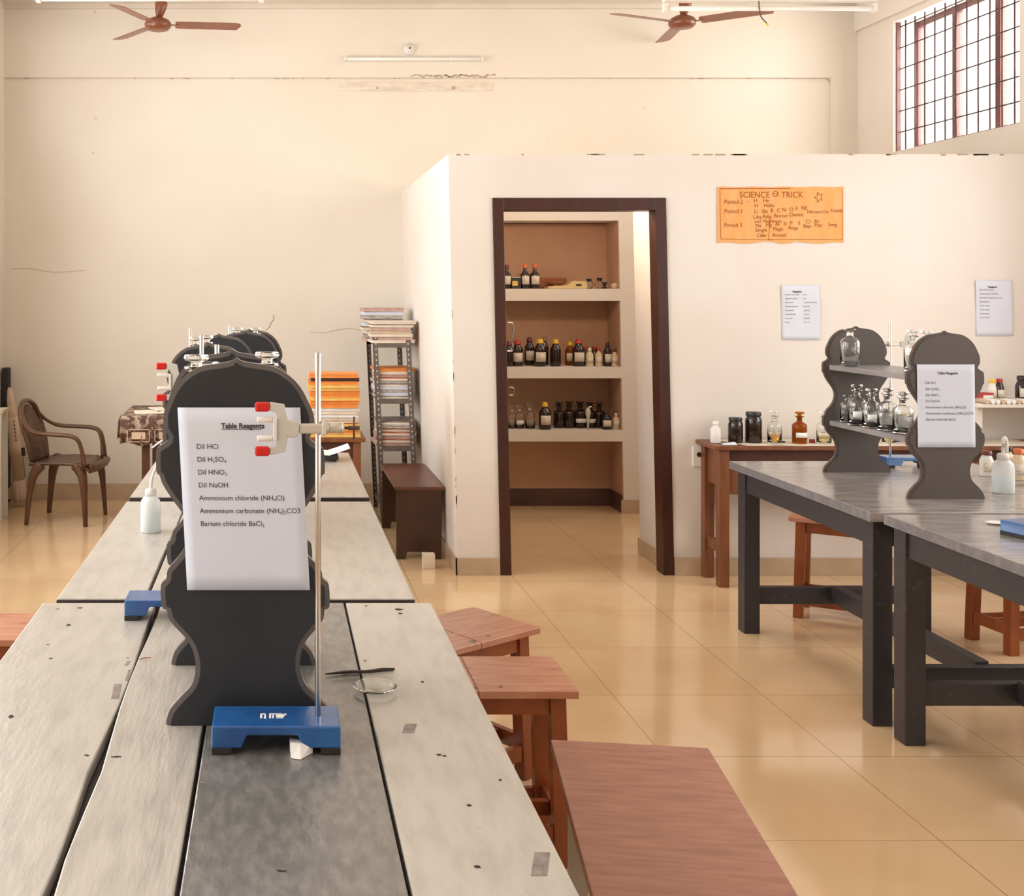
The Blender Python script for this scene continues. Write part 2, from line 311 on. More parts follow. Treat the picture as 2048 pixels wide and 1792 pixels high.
struct(wall_x(MB(), XR, XR+.25, YN-.25, YF+.25, 0, ZC, [(a, b_, ZL, ZH) for a, b_ in WR]+[W1]).build('wall_right', 'wall_white'))
struct(MB().box((XL, YN-.25, 0), (XR, YN, ZC)).build('wall_rear', 'wall'))
# back wall: lower field set back a little below the lintel line, column at the right
zl = EYE+435/257
mb = MB().box((XL, YF+.02, 0), (XR, YF+.25, ZC)).box((XL, YF, zl), (XR, YF+.02, ZC)).box((4.33, YF, 0), (XR, YF+.02, zl))
wb = struct(mb.build('wall_back', 'wall'))
mb = MB()
def streak(pts, wd, Y):
    for (a, b_) in zip(pts, pts[1:]):
        p, q = P(*a, Y), P(*b_, Y); d = (q-p).normalized(); n_ = Vector((-d.z, 0, d.x))*wd/2
        mb.add([p-n_, q-n_, q+n_, p+n_], [(0, 1, 2, 3)])
YB = YF+.017
streak([(546, 630), (548, 638), (542, 645), (538, 655), (531, 661)], .005, YB)
streak([(620, 664), (650, 666), (672, 660), (700, 656), (722, 660), (733, 655)], .003, YB)
streak([(20, 538), (60, 537), (110, 545), (170, 541)], .003, YB)
streak([(1652, 158), (1657, 160), (1661, 166)], .006, YB); streak([(1664, 165), (1667, 220), (1668, 300)], .003, YB)
streak([(480, 655), (520, 670), (560, 690)], .002, YB)
for i in range(34):
    x = 820+i*5; streak([(x, 152+random.uniform(-3, 3)), (x+random.uniform(4, 11), 152+random.uniform(-3, 3))], random.uniform(.004, .013), YF-.002)
streak([(2, 155.5), (1655, 157)], .0035, YF-.001)  # thin shadow under the ledge, drawn as a dark line
for i in range(26):
    x = random.uniform(5, 1640); streak([(x, 157), (x+random.uniform(3, 12), 157)], random.uniform(.004, .007), YF-.002)  # dabs thickening the drawn ledge shadow
mb.build('crack_and_ledge_shadow', 'crack', wb, fixn=False)
p, q = P(678, 182, YB), P(985, 165, YB)
MB().box(p, (q.x, YB-.002, q.z)).build('plaster_patch', 'stain', wb)
mb = MB()
for hx, hr in ((755, .009), (907, .014)): mb.cyl(P(hx, 176, YB-.001), P(hx, 176, YB-.001)+Vector((0, -.003, 0)), hr)
mb.build('screw_hole', 'crack', wb)
struct(MB().box((XR-.03, -2.5, 3.65), (XR, YF, ZC)).build('trim_1', 'wall_white'))
struct(MB().box((XL, YF-.035, ZC-.035), (XR, YF, ZC)).build('trim_2', 'ceiling'))
struct(MB().box((XL, YF+.003, 0), (.95, YF+.02, .13)).build('baseboard_back', 'skirting'))
struct(MB().box((XL, YN, 0), (XL+.012, YF, .13)).build('baseboard_left', 'skirting'))
struct(MB().box((XR-.012, YN, 0), (XR, 6.4, .13)).build('baseboard_right', 'skirting'))
# windows: visible barred one first
def side_window(n, x_in, sgn, y0, y1, z0, z1, leaves, visible=False):
    fx = x_in+sgn*.19; gx = x_in+sgn*.05
    f = MB(); t = .045
    f.box((fx-.02, y0, z0), (fx+.02, y1, z0+t)).box((fx-.02, y0, z1-t), (fx+.02, y1, z1))
    for i in range(leaves+1):
        y = y0+(y1-y0)*i/leaves; ya, yb = max(y0, y-t*.6), min(y1, y+t*.6)
        f.box((fx-.025, ya, z0), (fx+.025, yb, z1))
    o = struct(f.build('window_%d' % n, 'window_paint', bevel=.004))
    g = MB(); nb = int((y1-y0)/.122)
    for i in range(1, nb+1): g.cyl((gx, y0+(y1-y0)*i/(nb+.6), z0), (gx, y0+(y1-y0)*i/(nb+.6), z1), .0055, n=8)
    nh = int((z1-z0)/.156)
    for i in range(1, nh+1): g.cyl((gx, y0, z0+(z1-z0)*i/(nh+.15)-.01), (gx, y1, z0+(z1-z0)*i/(nh+.15)-.01), .005, n=8)
    g.build('window_grille', 'iron', o)
    return o
w1 = side_window(1, XR, 1, *W1, 3)
MB().box((XR+.185, W1[0]+.03, W1[2]+.03), (XR+.189, W1[1]-.03, W1[3]-.03)).build('window_pane', mat('clear_window_pane', (.9, .95, .95), rough=.02, alpha=.1), w1)
MB().box((XR+.02, W1[1]-.012, W1[2]), (XR+.05, W1[1], W1[3])).build('window_edge_strip', 'window_paint', w1)
k = 2
for a, b_ in WR: side_window(k, XR, 1, a, b_, ZL, ZH, 4); k += 1
for a, b_ in WL: side_window(k, XL, -1, a, b_, ZL, ZH, 4); k += 1
for a, b_ in WC: side_window(k, XL, -1, a, b_, 2.9, 3.54, 3); k += 1  # added windows, only there to light the upper right wall
# ------------------------------------------------------------------ storeroom partition with its doorway
YP = 6.43; LEAN = (.022, 1.2); TOP = 2.405
DX0, DX1, DZ = 1.262, 2.253, 2.155                   # outer edges of the door frame
mb = MB().box((1.017, YP, 0), (DX0, YP+.12, TOP)).box((DX1, YP, 0), (XR+.06, YP+.12, TOP)).box((DX0, YP, DZ), (DX1, YP+.12, TOP))
mb.box((1.017, YP+.12, 0), (1.13, YF+.02, TOP))
part = struct(mb.build('wall_partition', 'wall_white', lean=LEAN))
mb = MB()
for i in range(12):
    z = random.uniform(.2, 1.6); mb.box((1.0165, YP-.0012, z), (1.0165+random.uniform(.002, .007), YP, z+random.uniform(.01, .05)))
for i in range(22):
    x = random.uniform(1.05, 4.2); mb.box((x, YP-.0015, TOP-random.uniform(.003, .01)), (x+random.uniform(.01, .1), YP, TOP+.001))
mb.build('chipped_edge', 'crack', part, lean=LEAN)
mb = MB().box((1.005, YP-.012, 0), (DX0-.002, YP, .10)).box((1.005, YP-.012, 0), (1.017, YF, .10)).box((DX1+.002, YP-.012, 0), (XR-.013, YP, .10))
struct(mb.build('baseboard_partition', 'skirting', lean=LEAN, bevel=.002))
struct(MB().box((2.235, YP+.12, 0), (2.40, 6.96, TOP)).build('wall_pier', 'wall_white', lean=LEAN))
struct(MB().box((2.223, YP+.122, 0), (2.235, 6.972, .10)).box((2.235, 6.96, 0), (2.40, 6.972, .10)).build('baseboard_pier', 'skirting', lean=LEAN))
t = .062
mb = MB()
mb.box((DX0, YP-.012, 0), (DX0+t, YP+.11, DZ)).box((DX1-t, YP-.012, 0), (DX1, YP+.11, DZ)).box((DX0+t, YP-.012, DZ-.072), (DX1-t, YP+.11, DZ))
dr = struct(mb.build('door_1', 'door', lean=LEAN, bevel=.003))
# the leaf swung into the storeroom
MB().box((0, 0, .01), (.88, .035, DZ-.08)).build('door_leaf', 'door', dr, lean=LEAN, loc=(DX0+t-.002, YP+.115, 0)).rotation_euler = (0, 0, math.radians(78.5))
hd = MB().tube([(0, 0, .0), (.035, 0, .0), (.04, 0, .02), (.04, 0, .16), (.035, 0, .18), (0, 0, .18)], .005)
hp = P(1013, 702, 7.2); hd.build('door_pull', 'steel', dr, loc=(hp.x, 7.2, hp.z))
hp = P(1017, 790, 7.2); MB().tube([(0, 0, 0), (.03, 0, .0), (.035, 0, .02), (.03, 0, .045), (0, 0, .05)], .004).build('door_latch', 'steel', dr, loc=(hp.x, 7.2, hp.z))
# niche wall with plastered shelves
YS = 8.24; NX0, NX1 = 1.14, 2.535
mb = MB()
mb.box((NX1, YS, 0), (XR+.06, YF+.02, TOP-.01)).box((NX0, YS, 2.145), (NX1, YF+.02, TOP-.01))
sl = [(1.557, 1.646), (.990, 1.073), (.527, .610)]
for a, b_ in sl: mb.box((NX0, YS, a), (NX1, YF+.02, b_))
nw = struct(mb.build('wall_niche', 'wall_white', lean=(.018, 1.2)))
MB().box((NX0, 8.55, 0), (NX1+.03, 8.6, 2.14)).box((NX1-.004, YS+.015, 0), (NX1+.012, 8.6, 2.14)).build('niche_shade_panel', 'niche', nw, lean=(.018, 1.2))  # panels carrying the recess shade as tan colour
struct(MB().box((NX0, 8.535, 0), (NX1, 8.55, .13)).box((NX1-.014, YS+.012, 0), (NX1-.004, 8.55, .13)).build('baseboard_niche', 'skirting_shade', lean=(.018, 1.2)))
struct(MB().box((NX1, YS-.01, 0), (XR-.02, YS, .10)).build('baseboard_storeroom', 'skirting'))
# ------------------------------------------------------------------ lab tables
TH = .80
def wob(x, y0, y1, amp, n=9, side=1, seed=0):
    rd = random.Random(seed); return [(x+side*amp*rd.random(), y0+(y1-y0)*i/(n-1)) for i in range(n)]
def lab_table(label, y0, y1, xs, mats, gaps, topth=.026, frame='frame_grey', group=None, legx=None, endlip=None):
    """xs: plank boundaries; gaps: half gap at every inner boundary"""
    cx = (xs[0]+xs[-1])/2; t = thing('lab_table', label, 'table', (cx, y0, 0), 0, group)
    for i in range(len(xs)-1):
        xa, xb = xs[i]-cx, xs[i+1]-cx; L_ = y1-y0
        ga = gaps[i-1] if i > 0 else [0]; gb = gaps[i] if i < len(gaps) else [0]
        def edge(x, g, s_): 
            n = max(len(g), 2); return [(x+s_*g[min(k, len(g)-1)], L_*k/(n-1)) for k in range(n)]
        poly = edge(xa, ga, 1) + list(reversed(edge(xb, gb, -1)))
        MB().slab([(x, y) for x, y in reversed(poly)], TH-topth, TH).build('top_plank', mats[i], t, bevel=.0025)
    xa, xb = (legx[0]-cx, legx[1]-cx) if legx else (xs[0]-cx+.03, xs[-1]-cx-.03)
    L_ = y1-y0; lw = .075; zt = TH-topth
    for sx in (0, 1):
        for sy in (0, 1):
            x0 = xa if sx == 0 else xb-lw; ya = .035 if sy == 0 else L_-.035-lw
            MB().box((x0, ya, 0), (x0+lw, ya+lw, zt)).build('leg', frame, t, bevel=.004)
    MB().box((xa+.012, .035+lw, zt-.10), (xa+.037, L_-.035-lw, zt)).build('apron', frame, t, bevel=.002)
    MB().box((xb-.037, .035+lw, zt-.10), (xb-.012, L_-.035-lw, zt)).build('apron', frame, t, bevel=.002)
    for ya in (.05, L_-.08): MB().box((xa+lw, ya, zt-.10), (xb-lw, ya+.025, zt)).build('apron', frame, t, bevel=.002)
    for ya in (.052, L_-.092): MB().box((xa+lw, ya, .135), (xb-lw, ya+.04, .215)).build('stretcher', frame, t, bevel=.003)
    m_ = (xa+xb)/2; MB().box((m_-.025, .092, .145), (m_+.025, L_-.092, .225)).build('stretcher', frame, t, bevel=.003)
    for xg in xs[1:-1]: MB().box((xg-cx-.035, .06, zt-.045), (xg-cx+.035, L_-.06, zt-.0005)).build('gap_backing', 'edge_black', t)  # black strip added under each joint to keep the gap dark
    if endlip: MB().box((xs[0]-cx, -.004, TH-topth-.004), (xs[-1]-cx, 0, TH-.004)).build('front_edge', 'edge_black', t)
    return t
G1 = 'row of worn grey lab tables down the left side'
gA = [.010, .010, .0045, .007, .011, .006, .0015, .0005, .002, .006, .0085, .008]
near_table = lab_table('nearest worn grey lab table of four planks holding the blue clamp stand in front', 1.30, 2.925, [-.602, -.303, -.131, .181, .406], ['top_light', 'top_mid', 'top_dark', 'top_light'], [gA, [.0035], [.003, .003, .0022, .003]], group=G1)
lab_table('middle pale grey lab table with the squeeze bottle standing on it', 2.965, 4.36, [-.575, -.34, .368], ['top_light', 'top_light'], [[.005, .005, .002, .003]], topth=.026, group=G1, endlip=True)
lab_table('farthest pale grey lab table of the left row, nearest the back wall', 4.46, 5.71, [-.575, -.2, .373], ['top_light', 'top_light'], [[.002]], group=G1, endlip=True)
G2 = 'grey lab tables at the right'
TR2 = lab_table('far right grey lab table carrying the rack of clear glass bottles', 4.135, 5.42, [2.19, 2.785, 3.32], ['top_right', 'top_right'], [[.0012]], topth=.035, legx=(2.215, 3.10), group=G2)
TR1 = lab_table('near right grey lab table whose top is cut off by the photo edge', 2.75, 4.10, [2.22, 2.8, 3.32], ['top_right', 'top_right'], [[.0012]], topth=.035, legx=(2.235, 3.10), group=G2)
# ------------------------------------------------------------------ reagent racks
RAW = [(472,716),(458,724),(420,730),(394,736),(368,753),(348,776),(335,804),(326,830),(327,858),(337,876),(330,886),(319,893),(311,903),(312,945),(318,952),(325,971),(343,999),(362,1025),(373,1048),(375,1072),(369,1095),(357,1115),(335,1141),(332,1160),(321,1172),(323,1215),(333,1222),(337,1239),(350,1256),(373,1281),(385,1303),(391,1334),(384,1370),(361,1396),(340,1421),(332,1446),(333,1452)]
PROF = []
for x, y in RAW: PROF.append((max(0, (500-.038*(1452-y)-x))/1077, (1452-y)/1077))
PROF[0] = (0, PROF[0][1])
def outline(sc=1.0, inset=0.0):
    L_ = [(-h, z) for h, z in PROF]; R_ = [(h, z) for h, z in reversed(PROF[1:])]
    # smooth: catmull through the left side
    def dens(p):
        o = []
        for i in range(len(p)-1):
            a, b_, c, d = p[max(i-1, 0)], p[i], p[i+1], p[min(i+2, len(p)-1)]
            for k in range(3):
                t_ = k/3; o.append(tuple(0.5*(2*b_[j]+(c[j]-a[j])*t_+(2*a[j]-5*b_[j]+4*c[j]-d[j])*t_*t_+(3*b_[j]-a[j]-3*c[j]+d[j])*t_**3) for j in (0, 1)))
        o.append(p[-1]); return o
    Ld = dens(L_); pts = Ld+[(-x, z) for x, z in reversed(Ld[1:])]; NP = len(Ld)
    if inset:
        n = len(pts); o = []
        for i, (x, z) in enumerate(pts):
            if abs(z) < 1e-6: o.append((x-math.copysign(inset, x), 0)); continue
            a = Vector(pts[i-1]); b_ = Vector(pts[(i+1) % n]); d = (b_-a).normalized(); nrm = Vector((d.y, -d.x))
            if nrm.dot(Vector((x*1.0, z-.33))) > 0 and False: nrm = -nrm
            o.append((x+nrm.x*inset*SGN, max(0, z+nrm.y*inset*SGN)))
        h_ = (len(o)+1)//2
        for i in range(1, h_):
            if o[i][1] > o[i-1][1]-2e-5: o[i] = (o[i][0], o[i-1][1]-2e-5)
        o[h_-1] = (o[h_-1][0], 0.0)
        pts = o[:h_]+[(-x, z) for x, z in reversed(o[1:h_])]
    return [(x*sc, z*sc) for x, z in pts]
SGN = 1
# orientation: left side goes down first (counter-clockwise), so the inward normal of direction d is (-d.y, d.x)
SGN = -1
def side_panel(parent, x, y, m, medge, lean, sc=1.0):
    b_ = MB().sym_prism(outline(sc), .004, .020).sym_prism(outline(sc, .0035), .0015, .0045)
    o = b_.build('side_panel', medge, parent, lean=(lean, 0), loc=(x, y, 0))
    MB().sym_prism(outline(sc, .0095), -.0012, .002).build('panel_face', m, o, lean=(lean, 0))
    return o
def rack(label, xf, yf, xb, yb, lean, m, medge, ms, sc=1.0, group=None, shelfz=(.24, .475)):
    t = thing('reagent_rack', label, 'rack', (xf, yf, TH), 0, group)
    side_panel(t, 0, 0, m, medge, lean, sc); side_panel(t, xb-xf, yb-yf, m, medge, lean, sc)
    L_ = yb-yf
    for z in shelfz:
        dx = xb-xf; ox = -lean*z; hw = .128
        b_ = MB(); y0, y1 = .0205, L_-.0015
        b_.hexa([(-hw+ox, y0, z-.022), (hw+ox, y0, z-.022), (hw+ox+dx, y1, z-.022), (-hw+ox+dx, y1, z-.022)], [(-hw+ox, y0, z), (hw+ox, y0, z), (hw+ox+dx, y1, z), (-hw+ox+dx, y1, z)])
        b_.build('shelf', ms, t, bevel=.002)
    return t
GR = 'dark scalloped racks on the left row of tables'
rack('nearest black scalloped reagent rack, facing the camera behind the blue stand', -.0465, 2.09, -.068, 2.43, .037, 'board', 'board_edge', 'shelf_grey', group=GR)
rack('black scalloped reagent rack on the middle left table behind the squeeze bottle', -.184, 3.515, -.191, 4.31, .037, 'board', 'board_edge', 'shelf_grey', .955, group=GR)
rack('farthest black scalloped reagent rack, on the last left table', -.100, 4.60, -.085, 4.88, .033, 'board', 'board_edge', 'shelf_grey', .96, group=GR)
rack('brown-grey scalloped rack filled with clear glass bottles on the right table', 2.634, 4.41, 2.627, 5.07, .006, 'board_brown', 'board_brown', 'shelf_grey', .965, shelfz=(.235, .485))
# printed lists
def sheet(name, label, cx, y, z0, z1, hw, lines, lean=0, mtl='paper', ink='ink', group=None, wav=0.0, th=.0012, cat='notice'):
    t = thing(name, label, cat, (cx, y, z0), 0, group); h = z1-z0; n = 12; b_ = MB(); v = []
    for j in range(n+1):
        for i in range(n+1):
            x = -hw+2*hw*i/n; z = h*j/n; yy = wav*math.sin(9*i/n+4*j/n)-abs(wav); v.append((x-lean*z, yy, z))
    nn = (n+1)**2; v += [(x, y_-th, z) for x, y_, z in v]
    # front layer is nearer the camera
    fs = [(j*(n+1)+i, j*(n+1)+i+1, (j+1)*(n+1)+i+1, (j+1)*(n+1)+i) for j in range(n) for i in range(n)]
    fs2 = [tuple(nn+k for k in reversed(f)) for f in fs]
    rim = [i for i in range(n+1)]+[j*(n+1)+n for j in range(1, n+1)]+[n*(n+1)+i for i in range(n-1, -1, -1)]+[j*(n+1) for j in range(n-1, 0, -1)]
    fs3 = [(rim[k], rim[(k+1) % len(rim)], rim[(k+1) % len(rim)]+nn, rim[k]+nn) for k in range(len(rim))]
    b_.add(v, fs+fs2+fs3, True); b_.build('sheet', mtl, t)
    if lines:
        o = text_mesh(lines, 'printed_text' if ink == 'ink' else 'handwriting', ink, t, (0, -th-.0007-2*abs(wav), 0))
        for vv in o.data.vertices: vv.co.x -= lean*vv.co.z
    return t
s = 1077.; LST = ['Dil HCl', 'Dil H\u2082SO\u2084', 'Dil HNO\u2083', 'Dil NaOH', 'Ammonium chloride (NH\u2084Cl)', 'Ammonium carbonate (NH\u2084)\u2082CO3', 'Barium chloride BaCl\u2082']
def reag_lines(h, hw, k=1.0):
    """sub- and superscripts set as smaller lowered figures"""
    out = []; import re
    sz = .0132*k; x0 = -hw+.031*k
    def put(txt, x, z):
        for part_ in re.split('([\u2082\u2083\u2084])', txt):
            if not part_: continue
            if part_ in '\u2082\u2083\u2084': c_ = {'\u2082': '2', '\u2083': '3', '\u2084': '4'}[part_]; out.append((c_, x, z-.0022*k, sz*.62)); x += tw(c_, sz*.62)
            else:
                out.append((part_, x, z, sz)); x += tw(part_, sz)
    zt = h-.0385*k; out.append(('Table Reagents', -hw+.079*k, zt, sz*1.02, .97, .0004*k))
    for i, l in enumerate(LST): put(l, x0, zt-(.038+.0238*i)*k)
    return out
h_ = (1182-818)/s
t = sheet('reagent_list', 'white printed reagent list taped to the nearest black rack', (497-CX)*2.083/F, 2.0835, EYE-(1180-CY)*2.083/F, EYE-(815-CY)*2.083/F, .1135, reag_lines(.338, .1135), lean=.053)
b_ = MB().box((-.0345, -.0024, .2975), (.0395, -.0019, .2983)); b_.build('title_underline', 'ink', t, lean=(.053, 0))
k2 = 4.40/F
sheet('reagent_list', 'white printed list on the brown-grey rack at the right', (1894.5-CX)*k2, 4.404, EYE-(895-CY)*k2, EYE-(729-CY)*k2, 57.5*k2, reag_lines(166*k2, 57.5*k2), lean=.012)
# posters on the partition
YPp = YP-.002
kp = YP/F
def wsheet(lbl, px0, py0, px1, py1, lines): return sheet('notice_sheet', lbl, (px0+px1)/2*kp-CX*kp, YPp, EYE-(py1-CY)*kp, EYE-(py0-CY)*kp, (px1-px0)/2*kp, lines, wav=.002, lean=.02)
L1 = [('Reagents', -.045, .272, .014, 1, .0005)]
W1_ = [('Potassium ferrocyanide', 'K4 Fe'), ('Magnesium sulphate', 'Mg'), ('Lead acetate', '(CH3COO)2 Pb'), ('Potassium chromate', 'K2CrO4'), ('Silver nitrate', 'AgNO3'), ('Barium chloride', 'BaCl2'), ('Lime water', 'Ca(OH)2'), ('Iodine', 'I2 in KI')]
for i, (a, b_) in enumerate(W1_): L1 += [(a, -.09, .256-.0225*i, .0105, .85), (b_, .012+.004*(i % 3), .256-.0225*i, .0105)]
wsheet('left printed list on the partition wall, below the orange poster', 1564, 570, 1640, 680, L1)
L2 = [('Reagents', -.035, .276, .014, 1, .0005)]
for i, a in enumerate(['Ferric chloride  FeCl3', 'Sodium carbonate  Na2CO3', 'Ammonium molybdate in nitric acid', 'Phenolphthalein', 'Nessler reagent', 'Methyl orange', 'Fehling reagent', 'Starch solution']): L2.append((a, -.085, .26-.0225*i, .0105, .85))
wsheet('right printed list on the partition wall above the white shelf', 1952, 560, 2026, 672, L2)
t = thing('science_poster', 'orange handwritten science poster on the partition wall', 'poster', ((1560-CX)*kp, YPp, EYE-(486-CY)*kp), 0)
hand_k = 1.45; pw, ph = 126*kp, 112*kp; b_ = MB(); top = [(-pw+2*pw*i/24, ph+.002*math.sin(i*1.1)) for i in range(25)]; bot = [(-pw+2*pw*i/24, .004*math.sin(i*.9)+(.006 if i in (9, 10, 11, 15) else 0)) for i in range(25)]
b_.prism(bot+list(reversed(top)), -.003, 0); b_.build('sheet', 'poster', t)
def pz(cx, cy): return ((cx-1024)/6.4*kp, ph-(cy-153)/6.4*kp)
hand = [('SCIENCE', 500, 290, .034, .9), ('TRICK', 1035, 290, .034, .9), ('Period 2', 305, 370, .024, .9), ('-', 600, 360, .024), ('H', 680, 350, .021), ('He', 800, 350, .021), ('H', 690, 415, .021), ('Hello', 810, 412, .021, .9),
  ('Period 1', 305, 490, .024, .9), ('Li', 690, 490, .022), ('Be', 790, 487, .022), ('B', 895, 480, .022), ('C', 975, 478, .022), ('N', 1045, 470, .022), ('O', 1135, 465, .022), ('F', 1215, 455, .022), ('NE', 1290, 445, .022, .9),
  ('Like', 675, 560, .021), ('Baby', 800, 552, .021, .85), ('Boron', 940, 543, .021), ('Chemist', 1130, 530, .021, .8), ('Nitrates', 1365, 490, .018), ('On', 1565, 490, .018), ('Friends', 1665, 478, .02, .8),
  ('and', 695, 610, .018), ('Neighbours', 805, 610, .019, .8), ('Period 3', 305, 665, .023, .9), ('Na', 700, 668, .02), ('Mg', 835, 660, .02), ('Al', 955, 650, .02), ('Si', 1060, 645, .02), ('P', 1145, 637, .02), ('S', 1250, 632, .02), ('Cl', 1345, 620, .022), ('Ar', 1455, 612, .02),
  ('Simple', 700, 725, .02, .9), ('Magic', 930, 712, .02, .9), ('Rings', 1125, 698, .02, .9), ('Slept', 1315, 675, .02, .8), ('Past', 1460, 660, .02, .9), ('Song', 1635, 655, .02, .9), ('Clear', 720, 795, .02, .9), ('Around', 915, 790, .02, .9)]
o = text_mesh([(x[0], *pz(x[1], x[2]), x[3]*hand_k, *x[4:]) for x in hand], 'handwriting', 'poster_ink', t, (0, -.0042, 0))
b_ = MB()
def ln(pts, wd=.0022, closed=False):
    pts = [pz(*p_) for p_ in pts]; pts = pts+[pts[0]] if closed else pts
    for (ax, az), (bx, bz) in zip(pts, pts[1:]):
        d = Vector((bx-ax, 0, bz-az)).normalized(); n_ = Vector((-d.z, 0, d.x))*wd/2; a_, c_ = Vector((ax, -.0042, az)), Vector((bx, -.0042, bz)); b_.add([a_-n_, c_-n_, c_+n_, a_+n_], [(0, 1, 2, 3)])
ln([(250, 180), (262, 820)]); ln([(250, 175), (1150, 172)], .004); ln([(262, 820), (900, 825), (1400, 822), (1810, 826)]); ln([(1815, 180), (1820, 830)], .0015)
star = []
for i in range(10):
    r_ = 70 if i % 2 == 0 else 32; a = PI/2+i*PI/5+.3; star.append((1515+r_*.8*math.cos(a), 285+r_*math.sin(a)))
ln(star, .003, True); ln([(960+34*math.cos(a*PI/6), 243+34*math.sin(a*PI/6)) for a in range(12)], .004, True); ln([(930, 243), (990, 243)], .003)
ln([(885, 540), (880, 700), (870, 830), (930, 835)], .002); ln([(800, 720), (805, 780)], .002)
b_.build('drawn_lines', 'poster_ink', t, fixn=False)
# ------------------------------------------------------------------ glassware and bottles
def reagent_bottle(label, loc, h, r, glass='glass', liquid=None, lvl=.3, stopper=True, lab=False, group=None, stop_h=None, cat='bottle'):
    t = thing('reagent_bottle', label, cat, loc, random.uniform(0, 6) if not lab else 0, group)
    hb = h*.62; nr = r*.36; lip = r*.62; w_ = .0022
    outer = [(r*.92, 0), (r, .005), (r, hb*.95), (r*.96, hb*1.02), (r*.80, hb*1.10), (r*.55, hb*1.155), (nr*1.02, hb*1.20), (nr, hb*1.24), (nr, h*.87), (lip, h*.905), (lip, h*.93)]
    inner = [(nr-w_, h*.93), (nr-w_, hb*1.22), (r*.55-w_, hb*1.14), (r*.80-w_, hb*1.08), (r*.96-w_, hb*1.0), (r-w_, hb*.94), (r-w_, .008), (.0005, .007)]
    MB().lathe([(.0005, 0)]+outer+inner, 28, cap=False).build('bottle_body', glass, t)
    if liquid: MB().lathe([(r-w_-.0012, .0105), (r-w_-.0012, hb*lvl)], 24).build('liquid', liquid, t)
    if stopper:
        sz = h*.93
        MB().lathe([(nr-w_-.0015, sz-.022), (nr-w_-.0008, sz+.004), (nr*.8, sz+.009), (r*.60, sz+.0125), (r*.66, sz+.017), (r*.60, sz+.0225), (.001, sz+.0235)], 24).build('stopper', glass, t)
    if lab: arc_label(t, r, hb*.35, hb*.62, .9, 'tag_white')
    return t
def arc_label(t, r, z0, z1, half, m='label', ang=-PI/2):
    b_ = MB(); n = 10; v = []
    for rr in (r+.0008, r+.0014):
        for z in (z0, z1):
            for i in range(n+1): a = ang-half+2*half*i/n; v.append((rr*math.cos(a), rr*math.sin(a), z))
    k_ = n+1; fs = [(2*k_+i, 2*k_+i+1, 3*k_+i+1, 3*k_+i) for i in range(n)]+[(i+1, i, k_+i, k_+i+1) for i in range(n)]
    fs += [(0, 2*k_, 3*k_, k_), (n, k_+n, 3*k_+n, 2*k_+n)]
    fs += [(i, i+1, 2*k_+i+1, 2*k_+i) for i in range(n)]+[(k_+i, 3*k_+i, 3*k_+i+1, k_+i+1) for i in range(n)]
    b_.add(v, fs, True); return b_.build('paper_label', m, t)
def screw_bottle(name, label, loc, h, r, body, cap, lab=True, capr=.5, group=None, shoulder=.62, cone=False, cat='bottle', lz=(.18, .52)):
    t = thing(name, label, cat, loc, 0, group); cr = r*capr; zc = h*.84
    MB().lathe([(.001, 0), (r*.93, 0), (r, .004), (r, h*shoulder), (r*.9, h*(shoulder+.05)), (cr*1.0, h*(shoulder+.15)), (cr*.85, zc-.002), (cr*.85, zc+.006), (.001, zc+.006)], 24, cap=False).build('bottle_body', body, t)
    top_r = cr*.72 if cone else cr
    MB().lathe([(.001, zc), (cr*1.08, zc), (cr*1.05, zc+.004), (top_r, h-.002), (top_r*.9, h), (.001, h)], 20, cap=False).build('cap', cap, t)
    if lab: arc_label(t, r, h*lz[0], h*lz[1], .95)
    return t
def jar(label, loc, h, r, body, cap, group=None):
    t = thing('jar', label, 'jar', loc, 0, group)
    MB().lathe([(.001, 0), (r*.92, 0), (r, .006), (r, h*.72), (r*.93, h*.80), (r*.80, h*.85), (r*.80, h*.88), (.001, h*.88)], 28, cap=False).build('jar_body', body, t)
    MB().lathe([(.001, h*.87), (r*.90, h*.87), (r*.92, h*.88), (r*.92, h*.985), (r*.88, h), (.001, h)], 28, cap=False).build('lid', cap, t)
    return t
def squeeze(label, loc, r, h, fill, ang, bend=1, tall=.1):
    t = thing('wash_bottle', label, 'squeeze bottle', loc, ang, 'squeeze bottles on the lab tables')
    MB().lathe([(.001, 0), (r*.94, 0), (r, .004), (r, h*.66), (r*.93, h*.76), (r*.6, h*.85), (r*.45, h*.88), (r*.45, h*.9), (.001, h*.9)], 28, cap=False).build('bottle_body', 'squeeze', t)
    MB().lathe([(.001, h*.86), (r*.56, h*.86), (r*.56, h*1.0), (r*.42, h*1.03), (.001, h*1.04)], 20, cap=False).build('cap', 'cap_white', t)
    if fill: MB().lathe([(.001, .003), (r*.94, .003), (r*.94, h*fill), (.001, h*fill)], 24, cap=False).build('water', 'squeeze_liquid', t)
    pts = [(0, 0, h), (.006, 0, h+.045), (.034, 0, h+.115), (.051, 0, h+.157), (.046, 0, h+.168), (.030, 0, h+.160), (.005, 0, h+.142)] if bend else [(0, 0, h), (0, 0, h+tall), (.006, 0, h+tall+.012), (.013, 0, h+tall*.9), (.014, 0, h+.01)]
    MB().tube(pts, [.0065, .005, .0042, .004, .004, .0038, .0028] if bend else [.007]*5, 10).build('nozzle', 'cap_white', t)
    return t
squeeze('white squeeze bottle half full of water on the middle left table', (-.42, 3.80, TH), .034, .142, .52, .1, 1, .055)
squeeze('milky squeeze bottle mostly hidden between the two nearest black racks', (-.251, 3.35, TH), .035, .142, .6, 0, 1, .06)
squeeze('white squeeze bottle beside the right rack, nozzle bent back down', (2.945, 4.55, TH), .040, .155, .4, 0, 0, .055)
GB = 'clear bottles on the right rack'
zs_ = TH+.235; zt_ = TH+.485
